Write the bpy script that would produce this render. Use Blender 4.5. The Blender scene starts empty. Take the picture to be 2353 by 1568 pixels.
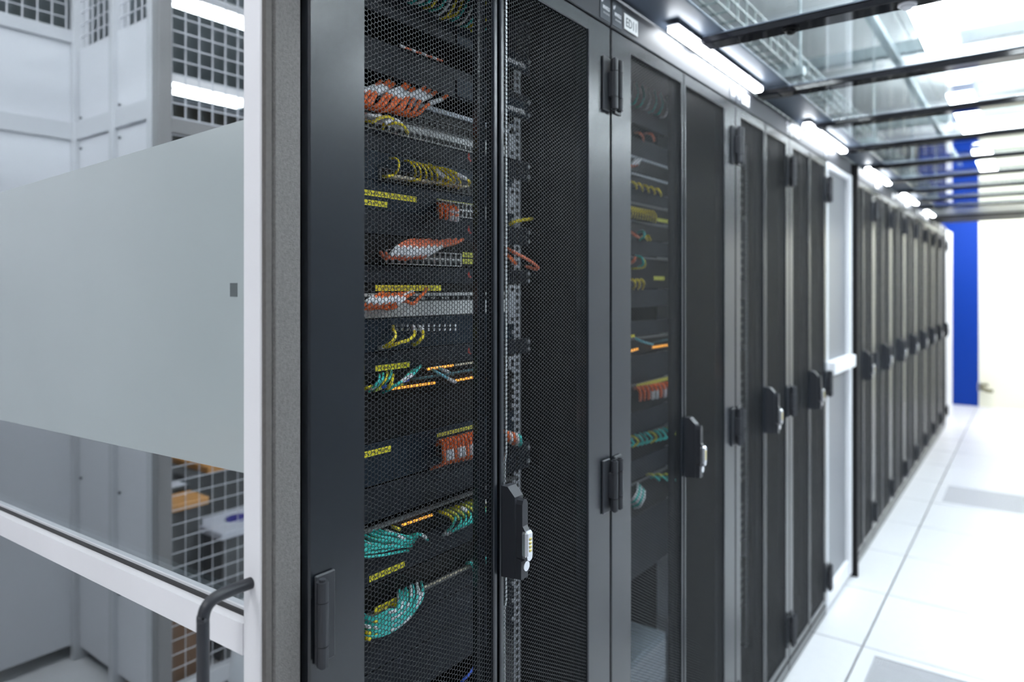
import bpy, math, random
import numpy as np
from mathutils import Vector

random.seed(7)
scene = bpy.context.scene
COL = scene.collection

# ------------------------------------------------------------------ camera
F_PX, W_PX, H_PX = 1600.0, 2353.0, 1568.0
VPX, HOR = 2375.0, 662.0                       # vanishing point of the aisle, horizon row
TH = math.atan((VPX - W_PX / 2) / F_PX)
SN, CS = math.sin(TH), math.cos(TH)
CX, CY, CZ = 0.744, -0.556, 1.47               # rack fronts lie at x = 0, the row runs along +y

cam_data = bpy.data.cameras.new('camera')
cam = bpy.data.objects.new('camera', cam_data)
COL.objects.link(cam)
cam.location = (CX, CY, CZ)
cam.rotation_euler = (math.pi / 2, 0, TH)
cam_data.sensor_width = 36.0
cam_data.lens = 36.0 * F_PX / W_PX
cam_data.shift_y = -(H_PX / 2 - HOR) / W_PX
cam_data.clip_start = 0.02
cam_data.clip_end = 60
cam_data.dof.use_dof = True
cam_data.dof.focus_distance = 1.10
cam_data.dof.aperture_fstop = 2.6
scene.camera = cam

# ------------------------------------------------------------------ world, exposure
world = bpy.data.worlds.new('world')
scene.world = world
world.use_nodes = True
world.node_tree.nodes['Background'].inputs[0].default_value = (0.75, 0.85, 1.0, 1)
world.node_tree.nodes['Background'].inputs[1].default_value = 0.25
vs = scene.view_settings
vs.view_transform = 'Standard'
vs.look = 'None'
vs.gamma = 1.0
vs.exposure = 0.3
vs.use_curve_mapping = False

E_ROOM = 38.0        # ceiling luminaires over the aisle
E_BAR = 20.0        # LED bars over the rack headers
E_OUT = 34.0         # added fill lights outside the aisle
E_TUBE = 10.0        # fluorescent battens in the cage


def at(px, py, X):
    """a pixel of the photograph -> (X, Y, Z) on the plane x = X"""
    L = CX - X
    d = VPX - px
    t = (1.0 / d - SN * CS / F_PX) * F_PX * L / (CS * CS)
    zc = L * SN + t * CS
    return (X, CY + t, CZ + (HOR - py) * zc / F_PX)


# ------------------------------------------------------------------ materials
def mat(name, col, rough=0.5, metal=0.0, spec=0.5, emit=0.0, noise=0.0, nscale=40.0, bump=0.0, bscale=200.0, coat=0.0):
    m = bpy.data.materials.new(name)
    m.use_nodes = True
    nt = m.node_tree
    b = nt.nodes['Principled BSDF']
    b.inputs['Base Color'].default_value = (*col, 1)
    b.inputs['Roughness'].default_value = rough
    b.inputs['Metallic'].default_value = metal
    b.inputs['Specular IOR Level'].default_value = spec
    b.inputs['Coat Weight'].default_value = coat
    if emit:
        b.inputs['Emission Color'].default_value = (*col, 1)
        b.inputs['Emission Strength'].default_value = emit
    if noise or bump:
        tc = nt.nodes.new('ShaderNodeTexCoord')
    if noise:
        n = nt.nodes.new('ShaderNodeTexNoise')
        n.inputs['Scale'].default_value = nscale
        n.inputs['Detail'].default_value = 4
        nt.links.new(tc.outputs['Object'], n.inputs['Vector'])
        r = nt.nodes.new('ShaderNodeValToRGB')
        r.color_ramp.elements[0].position = 0.3
        r.color_ramp.elements[1].position = 0.7
        r.color_ramp.elements[0].color = (*[c * (1 - noise) for c in col], 1)
        r.color_ramp.elements[1].color = (*[min(1, c * (1 + noise)) for c in col], 1)
        nt.links.new(n.outputs['Fac'], r.inputs['Fac'])
        nt.links.new(r.outputs['Color'], b.inputs['Base Color'])
    if bump:
        n2 = nt.nodes.new('ShaderNodeTexNoise')
        n2.inputs['Scale'].default_value = bscale
        n2.inputs['Detail'].default_value = 3
        nt.links.new(tc.outputs['Object'], n2.inputs['Vector'])
        bp = nt.nodes.new('ShaderNodeBump')
        bp.inputs['Strength'].default_value = bump
        bp.inputs['Distance'].default_value = 0.002
        nt.links.new(n2.outputs['Fac'], bp.inputs['Height'])
        nt.links.new(bp.outputs['Normal'], b.inputs['Normal'])
    return m


def clear_glass(name, tint, reflect, ior=1.5, use_fresnel=True, gloss=(1, 1, 1)):
    m = bpy.data.materials.new(name)
    m.use_nodes = True
    nt = m.node_tree
    nt.nodes.remove(nt.nodes['Principled BSDF'])
    out = nt.nodes['Material Output']
    tr = nt.nodes.new('ShaderNodeBsdfTransparent')
    tr.inputs[0].default_value = (*tint, 1)
    gl = nt.nodes.new('ShaderNodeBsdfGlossy')
    gl.inputs['Color'].default_value = (*gloss, 1)
    gl.inputs['Roughness'].default_value = 0.0
    mx = nt.nodes.new('ShaderNodeMixShader')
    if use_fresnel:
        # Schlick reflectance, the same from both faces of the pane
        ge = nt.nodes.new('ShaderNodeNewGeometry')
        dp = nt.nodes.new('ShaderNodeVectorMath'); dp.operation = 'DOT_PRODUCT'
        nt.links.new(ge.outputs['Incoming'], dp.inputs[0])
        nt.links.new(ge.outputs['Normal'], dp.inputs[1])
        prev = dp.outputs['Value']
        for op, val in (('ABSOLUTE', None), ('SUBTRACT', 1.0), ('POWER', 5.0), ('MULTIPLY', 0.96), ('ADD', 0.04)):
            n_ = nt.nodes.new('ShaderNodeMath'); n_.operation = op
            if op == 'SUBTRACT':
                n_.inputs[0].default_value = 1.0
                nt.links.new(prev, n_.inputs[1])
            else:
                nt.links.new(prev, n_.inputs[0])
                if val is not None:
                    n_.inputs[1].default_value = val
            prev = n_.outputs[0]
        nt.links.new(prev, mx.inputs[0])
    else:
        mx.inputs[0].default_value = reflect
    nt.links.new(tr.outputs[0], mx.inputs[1])
    nt.links.new(gl.outputs[0], mx.inputs[2])
    nt.links.new(mx.outputs[0], out.inputs[0])
    return m


M = {}
M['paint'] = mat('black_rack_paint', (0.0115, 0.0145, 0.020), 0.25, spec=0.65, bump=0.04, bscale=900)
M['headglow'] = mat('glow_lightened_header', (0.050, 0.053, 0.062), 0.5, spec=0.4)  # rack paint lightened so the headers show the bars' broad glow
M['mesh'] = mat('black_mesh_paint', (0.0115, 0.013, 0.016), 0.36, spec=0.32)
M['inner'] = mat('black_inner_steel', (0.007, 0.0075, 0.009), 0.6, spec=0.15)
M['slate'] = mat('slate_blank_panel', (0.0165, 0.0205, 0.0285), 0.5, spec=0.2, noise=0.15, nscale=12)
M['navy'] = mat('navy_device_face', (0.012, 0.021, 0.034), 0.45, spec=0.2)
M['black'] = mat('black_plastic', (0.007, 0.007, 0.008), 0.45, spec=0.2)
M['satin'] = mat('black_satin_handle', (0.026, 0.028, 0.034), 0.4, spec=0.4)
M['rail'] = mat('zinc_rail', (0.55, 0.57, 0.62), 0.4, metal=0.2)
M['rod'] = mat('bright_zinc_rod', (0.85, 0.87, 0.9), 0.35, metal=0.3)
M['greypanel'] = mat('grey_patch_panel', (0.52, 0.53, 0.53), 0.45, noise=0.06, nscale=20)
M['strip'] = mat('pale_blue_grey_strip', (0.42, 0.46, 0.52), 0.45)
M['silver'] = mat('silver_lock', (0.75, 0.76, 0.8), 0.25, metal=0.9)
M['brass'] = mat('brass', (0.55, 0.45, 0.15), 0.35, metal=0.8)
M['darkbrass'] = mat('dark_brass', (0.10, 0.085, 0.02), 0.5)
M['yellowlabel'] = mat('yellow_label', (0.90, 0.78, 0.04), 0.6)
M['olivelabel'] = mat('olive_yellow_label', (0.55, 0.55, 0.08), 0.6)
M['ink'] = mat('black_ink', (0.02, 0.02, 0.02), 0.7)
M['redink'] = mat('red_print', (0.35, 0.04, 0.03), 0.6)
M['white'] = mat('white_sleeve', (0.86, 0.86, 0.9), 0.5)
M['orange'] = mat('orange_cable', (0.85, 0.16, 0.035), 0.4)
M['salmon'] = mat('salmon_cable', (0.80, 0.20, 0.10), 0.4)
M['yellow'] = mat('yellow_cable', (0.88, 0.70, 0.03), 0.4)
M['teal'] = mat('teal_cable', (0.05, 0.60, 0.55), 0.4)
M['blue'] = mat('blue_cable', (0.02, 0.10, 0.65), 0.4)
M['skyblue'] = mat('light_blue_cable', (0.18, 0.52, 0.65), 0.4)
M['amber'] = mat('amber_light_pipe', (1.0, 0.42, 0.04), 0.4, emit=0.9)
M['beige'] = mat('beige_connector', (0.62, 0.55, 0.42), 0.5)
M['alu'] = mat('white_aluminium', (0.80, 0.80, 0.83), 0.4, noise=0.02, nscale=6)
M['foam'] = mat('grey_foam_seal', (0.165, 0.158, 0.152), 0.95, noise=0.18, nscale=260, bump=0.8, bscale=700)
M['foamdark'] = mat('brown_grey_seal_lip', (0.115, 0.105, 0.10), 0.9, noise=0.1, nscale=200)
M['film'] = mat('frosted_film', (0.40, 0.455, 0.465), 0.25, spec=1.0, noise=0.02, nscale=3)
M['sticker'] = mat('grey_sticker', (0.10, 0.12, 0.125), 0.6)
M['rubber'] = mat('black_rubber', (0.012, 0.012, 0.014), 0.5)
M['mirror'] = clear_glass('coated_door_glass', (0.75, 0.8, 0.82), 0.62, use_fresnel=False, gloss=(0.90, 0.95, 0.97))
M['roofglass'] = clear_glass('roof_glass', (0.90, 0.94, 0.95), 0, ior=1.62)
M['beam'] = mat('black_roof_beam', (0.010, 0.010, 0.013), 0.06)
M['soffit'] = mat('dark_soffit', (0.08, 0.10, 0.135), 0.45)
M['endblack'] = mat('black_end_beam', (0.008, 0.009, 0.011), 0.5, spec=0.15)
M['endgrey'] = mat('grey_green_roof_panel', (0.25, 0.29, 0.31), 0.3)
M['tile'] = mat('white_floor_tile', (0.66, 0.66, 0.68), 0.32, noise=0.015, nscale=30)
M['void'] = mat('dark_joint', (0.05, 0.06, 0.075), 0.8)
M['plate'] = mat('perforated_tile_steel', (0.46, 0.46, 0.49), 0.4)
M['cream'] = mat('cream_wall_paint', (0.84, 0.83, 0.68), 0.55)
M['bluewall'] = mat('bright_blue_paint', (0.0, 0.032, 0.27), 0.5, spec=0.2)
M['whitewall'] = mat('white_wall_paint', (0.80, 0.80, 0.82), 0.6)
M['greywall'] = mat('grey_wall_paint', (0.42, 0.42, 0.44), 0.6)
M['dimwall'] = mat('dim_reflection_wall', (0.20, 0.205, 0.215), 0.6)
M['darkwall'] = mat('dark_olive_wall', (0.085, 0.078, 0.065), 0.7, noise=0.3, nscale=1.2)
M['ceil'] = mat('white_ceiling_panel', (0.80, 0.82, 0.82), 0.6)
M['cagepanel'] = mat('pale_grey_panel', (0.70, 0.71, 0.75), 0.4)
M['cagepost'] = mat('pale_grey_post', (0.58, 0.59, 0.62), 0.4)
M['darkpost'] = mat('taupe_grey_post', (0.26, 0.255, 0.26), 0.5)
M['wire'] = mat('white_wire', (0.66, 0.67, 0.72), 0.4)
M['traywire'] = mat('green_grey_wire', (0.13, 0.17, 0.17), 0.4)
M['steel'] = mat('grey_green_steel', (0.36, 0.42, 0.44), 0.45)
M['panelgrey'] = mat('brushed_grey_panel', (0.17, 0.18, 0.20), 0.35, metal=0.2)
M['wood'] = mat('orange_wood', (0.72, 0.36, 0.12), 0.45, noise=0.12, nscale=8)
M['cardboard'] = mat('brown_cardboard', (0.20, 0.12, 0.075), 0.8)
M['laptop'] = mat('dark_grey_laptop', (0.03, 0.04, 0.045), 0.4)
M['screen'] = mat('pale_screen', (0.75, 0.78, 0.85), 0.3)
M['deskdark'] = mat('dark_grey_drawer', (0.12, 0.125, 0.13), 0.5)
M['boxwhite'] = mat('white_plastic_box', (0.62, 0.64, 0.72), 0.5)
M['oval'] = mat('navy_oval_print', (0.03, 0.03, 0.25), 0.5)
M['lampbody'] = mat('white_lamp_body', (0.8, 0.8, 0.82), 0.4)
M['lamp_room'] = mat('room_lamp_diffuser', (0.94, 0.97, 1.0), 0.5, emit=E_ROOM)
M['fill_rack'] = mat('rack_fill_glow', (0.94, 0.97, 1.0), 0.5, emit=62.0)  # added fill for the rack fronts
M['lamp_bar'] = mat('bar_lamp_diffuser', (0.90, 0.95, 1.0), 0.5, emit=E_BAR)
M['fill_ceiling'] = mat('ceiling_fill_glow', (0.94, 0.97, 1.0), 0.5, emit=30.0)  # added upward glow for the room ceiling
M['fill_out'] = mat('outer_fill_glow', (0.96, 0.98, 1.0), 0.5, emit=E_OUT)  # added fill outside the aisle
M['fill_out_near'] = mat('passage_fill_glow', (0.96, 0.98, 1.0), 0.5, emit=8.0)  # added fill over the side passage
M['fill_end'] = mat('end_fill_glow', (0.96, 0.98, 1.0), 0.5, emit=24.0)  # added fill for the far end
M['fill_out_far'] = mat('rear_passage_fill_glow', (0.96, 0.98, 1.0), 0.5, emit=23.0)  # added fill behind the rack row
M['lamp_tube'] = mat('tube_lamp', (0.96, 0.97, 1.0), 0.5, emit=E_TUBE)
M['bluebox'] = mat('pale_blue_device', (0.30, 0.36, 0.42), 0.5)

# ------------------------------------------------------------------ mesh helpers
class MB:
    def __init__(s):
        s.v, s.f, s.m = [], [], []

    def add(s, verts, faces, mi=0):
        o = len(s.v)
        s.v.extend(verts)
        s.f.extend([tuple(i + o for i in f) for f in faces])
        s.m.extend([mi] * len(faces))
        return s

    def box(s, x0, x1, y0, y1, z0, z1, mi=0):
        v = [(x0, y0, z0), (x1, y0, z0), (x1, y1, z0), (x0, y1, z0), (x0, y0, z1), (x1, y0, z1), (x1, y1, z1), (x0, y1, z1)]
        return s.add(v, [(0, 3, 2, 1), (4, 5, 6, 7), (0, 1, 5, 4), (1, 2, 6, 5), (2, 3, 7, 6), (3, 0, 4, 7)], mi)

    def cbox(s, x0, x1, y0, y1, z0, z1, c=0.002, mi=0):
        """box with chamfered edges"""
        lo, hi = (x0, y0, z0), (x1, y1, z1)
        c = min(c, (x1 - x0) * .45, (y1 - y0) * .45, (z1 - z0) * .45)
        idx, v = {}, []
        for sx in (0, 1):
            for sy in (0, 1):
                for sz in (0, 1):
                    for ax in range(3):
                        p = []
                        for k, sg in enumerate((sx, sy, sz)):
                            q = hi[k] if sg else lo[k]
                            if k != ax:
                                q += -c if sg else c
                            p.append(q)
                        idx[(sx, sy, sz, ax)] = len(v)
                        v.append(tuple(p))
        f = []
        for ax in range(3):
            a, b = [k for k in range(3) if k != ax]
            for sg in (0, 1):
                q = []
                for (i, j) in ((0, 0), (1, 0), (1, 1), (0, 1)):
                    t = [0, 0, 0]
                    t[ax] = sg; t[a] = i; t[b] = j
                    q.append(idx[(*t, ax)])
                flip = (sg == 0) ^ (ax == 1)
                f.append(tuple(reversed(q)) if flip else tuple(q))
        for ax in range(3):                       # edges along ax
            a, b = [k for k in range(3) if k != ax]
            for i in (0, 1):
                for j in (0, 1):
                    t0 = [0, 0, 0]; t1 = [0, 0, 0]
                    t0[a] = t1[a] = i; t0[b] = t1[b] = j
                    t1[ax] = 1
                    q = (idx[(*t0, a)], idx[(*t1, a)], idx[(*t1, b)], idx[(*t0, b)])
                    f.append(q)
        for sx in (0, 1):
            for sy in (0, 1):
                for sz in (0, 1):
                    f.append(tuple(idx[(sx, sy, sz, k)] for k in range(3)))
        return s.add(v, f, mi)

    def cyl(s, p0, p1, r, n=12, r1=None, mi=0, cap=True):
        p0, p1 = Vector(p0), Vector(p1)
        d = (p1 - p0).normalized()
        u = d.orthogonal().normalized()
        w = d.cross(u)
        r1 = r if r1 is None else r1
        v = []
        for p, rr in ((p0, r), (p1, r1)):
            for k in range(n):
                a = 2 * math.pi * k / n
                v.append(tuple(p + (u * math.cos(a) + w * math.sin(a)) * rr))
        f = [(k, (k + 1) % n, n + (k + 1) % n, n + k) for k in range(n)]
        if cap:
            f += [tuple(range(n - 1, -1, -1)), tuple(range(n, 2 * n))]
        return s.add(v, f, mi)

    def tube(s, pts, r, n=7, sub=5, mi=0, smooth=True):
        P = [Vector(p) for p in pts]
        if smooth and len(P) > 2:
            Q = []
            for i in range(len(P) - 1):
                a = P[i - 1] if i else P[0] * 2 - P[1]
                b, c = P[i], P[i + 1]
                e = P[i + 2] if i + 2 < len(P) else P[-1] * 2 - P[-2]
                for k in range(sub):
                    t = k / sub
                    Q.append(0.5 * ((2 * b) + (c - a) * t + (2 * a - 5 * b + 4 * c - e) * t * t + (3 * b - a - 3 * c + e) * t ** 3))
            Q.append(P[-1])
            P = Q
        u = None
        v = []
        for i, p in enumerate(P):
            d = (P[min(i + 1, len(P) - 1)] - P[max(i - 1, 0)])
            d = d.normalized() if d.length > 1e-9 else Vector((0, 0, 1))
            if u is None:
                u = d.orthogonal().normalized()
            else:
                u = (u - d * u.dot(d))
                u = u.normalized() if u.length > 1e-6 else d.orthogonal().normalized()
            w = d.cross(u)
            for k in range(n):
                a = 2 * math.pi * k / n
                v.append(tuple(p + (u * math.cos(a) + w * math.sin(a)) * r))
        f = []
        for i in range(len(P) - 1):
            for k in range(n):
                f.append((i * n + k, i * n + (k + 1) % n, (i + 1) * n + (k + 1) % n, (i + 1) * n + k))
        f += [tuple(range(n - 1, -1, -1)), tuple(range((len(P) - 1) * n, len(P) * n))]
        return s.add(v, f, mi)

    def prism(s, poly, fix, lo, hi, mi=0):
        """extrude a 2-D polygon along axis FIX ('x','y','z') from lo to hi"""
        def mk(p, q):
            return {'x': (q, p[0], p[1]), 'y': (p[0], q, p[1]), 'z': (p[0], p[1], q)}[fix]
        n = len(poly)
        v = [mk(p, lo) for p in poly] + [mk(p, hi) for p in poly]
        f = [(k, (k + 1) % n, n + (k + 1) % n, n + k) for k in range(n)]
        f += [tuple(range(n - 1, -1, -1)), tuple(range(n, 2 * n))]
        return s.add(v, f, mi)

    def mesh(s, name, mats, smooth=False):
        me = bpy.data.meshes.new(name)
        me.from_pydata(s.v, [], s.f)
        for m in (mats if isinstance(mats, (list, tuple)) else [mats]):
            me.materials.append(m)
        if any(s.m):
            me.polygons.foreach_set('material_index', s.m)
        if smooth:
            me.polygons.foreach_set('use_smooth', [True] * len(me.polygons))
        me.update()
        return me


def link(name, me, parent=None, loc=None):
    o = bpy.data.objects.new(name, me)
    COL.objects.link(o)
    if parent is not None:
        o.parent = parent
    if loc is not None:
        o.location = loc
    return o


def part(name, mb, m, parent, loc=None, smooth=False):
    return link(name, mb.mesh(name, m, smooth), parent, loc)


def tag(o, label, cat, group=None):
    o['kind'] = 'thing'
    o['label'] = label
    o['category'] = cat
    if group:
        o['group'] = group
    return o


def thing(name, label, cat, loc=(0, 0, 0), group=None):
    o = bpy.data.objects.new(name, None)
    COL.objects.link(o)
    o.location = loc
    return tag(o, label, cat, group)


def struct(o, label=None):
    o['kind'] = 'structure'
    if label:
        o['label'] = label
    return o


def text_mesh(txt, height, depth=0.0002, bold=0.0, m=None, width=None):
    """flat lettering: local x -> +y, local y -> +z, facing +x; origin bottom left"""
    c = bpy.data.curves.new('lettering', 'FONT')
    c.body = txt
    c.size = height * 1.4
    c.extrude = depth
    c.offset = bold
    c.resolution_u = 2
    o = bpy.data.objects.new('lettering', c)
    COL.objects.link(o)
    bpy.context.view_layer.update()
    dg = bpy.context.evaluated_depsgraph_get()
    me = bpy.data.meshes.new_from_object(o.evaluated_get(dg))
    bpy.data.objects.remove(o)
    xs = [v.co.x for v in me.vertices] or [0]
    sc = 1.0
    if width:
        sc = width / max(1e-6, (max(xs) - min(xs)))
    for v in me.vertices:
        x, y, z = v.co
        v.co = (z, (x - min(xs)) * sc, y)
    me.materials.clear()
    me.materials.append(m or M['ink'])
    return me


ORD = ['nearest', 'second', 'third', 'fourth', 'fifth', 'sixth', 'seventh', 'eighth', 'ninth', 'tenth', 'eleventh', 'twelfth', 'thirteenth', 'fourteenth']

# ------------------------------------------------------------------ setting: floor
TX0, TY0 = 0.182, 2.594
floor = struct(part('floor', MB().box(-6.0, 2.2, -6.0, 11.0, -0.10, -0.035), M['void'], None), 'raised floor of white square tiles')
tile_me = MB().cbox(-0.2962, 0.2962, -0.2962, 0.2962, -0.034, 0, 0.0015).mesh('floor_tile', M['tile'])


def hex_sheet(name, y0, y1, z0, z1, p, wall, thick, m, flat='x'):
    """perforated sheet in the plane x = 0 (facing +x): hexagonal holes, one mesh"""
    cw = p * math.sqrt(3) / 2
    nc = int((y1 - y0) / cw)
    nr = int((z1 - z0) / p)
    ii, jj = np.meshgrid(np.arange(nc), np.arange(nr), indexing='ij')
    cy = (y0 + cw * (ii + 0.5)).ravel()
    cz = (z0 + p * (jj + 0.5) + np.where(ii % 2, p * 0.5, 0.0)).ravel()
    keep = cz < z1
    cy, cz = cy[keep], cz[keep]
    n = len(cy)
    ang = np.arange(6) * math.pi / 3
    ro, ri = p / math.sqrt(3), (p - wall) / math.sqrt(3)
    V = np.zeros((n, 18, 3))
    for k in range(6):
        V[:, k, 1] = cy + ro * math.cos(ang[k]); V[:, k, 2] = cz + ro * math.sin(ang[k])
        V[:, 6 + k, 1] = cy + ri * math.cos(ang[k]); V[:, 6 + k, 2] = cz + ri * math.sin(ang[k])
        V[:, 12 + k, 1] = V[:, 6 + k, 1]; V[:, 12 + k, 2] = V[:, 6 + k, 2]; V[:, 12 + k, 0] = -thick
    base = []
    for k in range(6):
        k1 = (k + 1) % 6
        base.append((k, k1, 6 + k1, 6 + k))
        base.append((6 + k, 6 + k1, 12 + k1, 12 + k))
    base = np.array(base)
    Fc = (np.arange(n)[:, None, None] * 18 + base[None]).reshape(-1, 4)
    if flat == 'z':
        V = V[..., [1, 2, 0]]
    me = bpy.data.meshes.new(name)
    me.vertices.add(n * 18)
    me.vertices.foreach_set('co', V.reshape(-1).astype(np.float32))
    nf = len(Fc)
    me.loops.add(nf * 4)
    me.loops.foreach_set('vertex_index', Fc.reshape(-1).astype(np.int32))
    me.polygons.add(nf)
    me.polygons.foreach_set('loop_start', np.arange(0, nf * 4, 4, dtype=np.int32))
    me.materials.append(m)
    me.update(calc_edges=True)
    me.validate()
    return me


frame_mb = MB()
for a in ((-0.2962, -0.245, -0.2962, 0.2962), (0.245, 0.2962, -0.2962, 0.2962), (-0.245, 0.245, -0.2962, -0.245), (-0.245, 0.245, 0.245, 0.2962)):
    frame_mb.box(a[0], a[1], a[2], a[3], -0.034, 0)
perf_frame = frame_mb.mesh('perforated_tile_frame', M['tile'])
perf_plate = hex_sheet('perforated_plate', -0.246, 0.246, -0.246, 0.246, 0.0105, 0.0042, 0.002, M['plate'], flat='z')
PERF = {(0, -1), (0, 4)}
for i in range(-2, 4):
    for j in range(-9, 13):
        cx, cy = TX0 + 0.6 * i + 0.3, TY0 + 0.6 * j + 0.3
        if cx > 1.9:
            continue
        if (i, j) in PERF:
            o = link('floor_tile', perf_frame, floor, (cx, cy, 0))
            o['label'] = 'perforated air vent tile'
            link('perforated_plate', perf_plate, o, (0, 0, -0.001))
        else:
            link('floor_tile', tile_me, floor, (cx, cy, 0))
outer_floor = struct(part('floor', MB().box(-6.0, TX0 - 1.21, -6.0, 11.0, -0.036, -0.002), M['tile'], None), 'white floor beside the rack row')

# ------------------------------------------------------------------ setting: walls, ceiling
END_Y = 9.82
struct(part('wall_end', MB().box(0.20, 2.2, END_Y, END_Y + 0.15, 0, 3.3), M['cream'], None), 'cream wall closing the far end of the aisle')
struct(part('wall_pier', MB().cbox(-0.45, 0.20, END_Y - 0.01, END_Y + 0.15, 0, 3.3, 0.004), M['bluewall'], None), 'bright blue wall section at the far end of the aisle')
struct(part('wall_right', MB().box(2.0, 2.15, 2.6, END_Y + 0.1, 0, 3.3), M['whitewall'], None), 'unseen white wall added to bounce light into the aisle')  # unseen wall placed to contain light and bounce it onto the racks
struct(part('wall_right', MB().box(2.0, 2.15, -6, 2.6, 0, 3.3), M['dimwall'], None), 'unseen darker wall added to dim rack door reflections')  # unseen section kept dark so the near rack doors reflect less
struct(part('wall_back', MB().box(-6, 2.15, -5.2, -5.05, 0, 3.3), M['whitewall'], None), 'white wall behind the camera')
struct(part('wall_left', MB().box(-6.1, -5.95, -6, 11, 0, 3.3), M['darkwall'], None), 'dark olive wall beyond the cage')
ceil = struct(part('ceiling', MB().box(-6.1, 2.2, -6, 11.1, 3.36, 3.45), M['steel'], None), 'white panelled room ceiling above the glass roof')
cp_me = MB().cbox(-0.595, 0.595, -0.595, 0.595, 3.33, 3.36, 0.004).mesh('ceiling_panel', M['ceil'])
for i in range(-2, 2):
    for j in range(-3, 9):
        link('ceiling_panel', cp_me, ceil, (0.6 + i * 1.2, 0.3 + j * 1.2, 0))

# ------------------------------------------------------------------ racks
DOOR_Z0, DOOR_Z1 = 0.057, 2.042
MESH_Z0, MESH_Z1 = 0.085, 2.011
HEAD_Z1 = 2.114
RACK_D = 1.20
HP, HWALL, HT = 0.0073, 0.00085, 0.0006

SPEC = {0.8: dict(stile=0.0975, nar=0.011), 0.6: dict(stile=0.050, nar=0.014)}
leaf_cache = {}


def leaf_meshes(w):
    if w in leaf_cache:
        return leaf_cache[w]
    s = SPEC[w]
    lw = w / 2 - 0.004                       # leaf width
    fr = MB()
    # left leaf in local coordinates: y from 0 (hinge) to lw
    fr.cbox(-0.018, 0, 0.003, s['stile'], DOOR_Z0, DOOR_Z1, 0.0025)
    fr.cbox(-0.018, 0, lw - s['nar'], lw, DOOR_Z0, DOOR_Z1, 0.002)
    fr.cbox(-0.018, 0, s['stile'] - 0.004, lw - s['nar'] + 0.003, MESH_Z1, DOOR_Z1, 0.002)
    fr.cbox(-0.018, 0, s['stile'] - 0.004, lw - s['nar'] + 0.003, DOOR_Z0, MESH_Z0, 0.002)
    fr.box(-0.030, -0.0185, lw - s['nar'] - 0.020, lw - s['nar'], DOOR_Z0, DOOR_Z1)     # folded inner return
    fr.box(-0.030, -0.0185, s['stile'] - 0.03, s['stile'] - 0.002, DOOR_Z0, DOOR_Z1)
    L = fr.mesh('door_leaf', M['paint'])
    fr2 = MB()
    fr2.v = [(x, -y, z) for x, y, z in fr.v]
    fr2.f = [tuple(reversed(f)) for f in fr.f]
    fr2.m = fr.m
    R = fr2.mesh('door_leaf', M['paint'])
    S = hex_sheet('perforated_panel', s['stile'] - 0.005, lw - s['nar'] + 0.006, MESH_Z0 - 0.004, MESH_Z1 + 0.006, HP, HWALL, HT, M['mesh'])
    leaf_cache[w] = (L, R, S, lw)
    return leaf_cache[w]


# hinge: mounting plate on the leaf and a three-knuckle barrel
hz0, hz1 = 0, 0.108
hm = MB()
hm.cbox(0.0005, 0.0045, -0.002, 0.030, hz0 - 0.004, hz1 + 0.004, 0.002)
hm.cbox(0.004, 0.016, -0.003, 0.008, hz0 + 0.026, hz1 - 0.026, 0.002)
hinge_me = hm.mesh('hinge', M['satin'])
kn = MB()
for a, b in ((0, 0.0255), (0.0265, 0.0815), (0.0825, 0.108)):
    kn.cyl((0.0155, 0, a), (0.0155, 0, b), 0.0078, 14)
kn.cyl((0.0155, 0, -0.003), (0.0155, 0, 0.111), 0.0045, 10)
knuckle_me = kn.mesh('hinge_barrel', M['satin'])
HINGE_Z = (0.116, 0.986, 1.859)

# swing handle, lock and key cylinder (local origin: leaf edge, z = 0)
hb = MB()
hb.prism([(0.0, 0.965), (0.028, 0.968), (0.028, 1.108), (0.012, 1.124), (0.0, 1.124)], 'y', 0.0, 0.024)
hb.prism([(0.0, 0.965), (0.040, 0.968), (0.040, 0.999), (0.028, 1.003), (0.0, 1.003)], 'y', 0.002, 0.022)
handle_base_me = hb.mesh('handle_base', M['satin'])
hl = MB()
hl.prism([(0.004, 1.004), (0.020, 1.004), (0.020, 1.096), (0.0175, 1.103), (0.012, 1.106), (0.0065, 1.103), (0.004, 1.096)], 'x', 0.027, 0.041)
hl.prism([(0.027, 1.100), (0.0405, 1.092), (0.0405, 1.060), (0.046, 1.052), (0.046, 1.02), (0.027, 1.02)], 'y', 0.005, 0.019)
lever_me = hl.mesh('lever_handle', M['satin'])
lk = MB()
lk.cbox(0.038, 0.052, 0.002, 0.023, 1.006, 1.052, 0.004)
lk.prism([(0.004, 1.010), (0.021, 1.010), (0.019, 1.003), (0.0125, 1.000), (0.006, 1.003)], 'x', 0.038, 0.051)
lock_me = lk.mesh('combination_lock', M['silver'])
dl = MB()
for k in range(4):
    dl.cbox(0.051, 0.0532, 0.009, 0.0165, 1.016 + k * 0.0065, 1.0210 + k * 0.0065, 0.001)
dial_me = dl.mesh('number_dial', M['brass'])
kc = MB().cyl((0.036, 0.0125, 0.990), (0.0445, 0.0125, 0.990), 0.0085, 18)
key_me = kc.mesh('key_cylinder', M['silver'])

body_cache = {}


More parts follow.
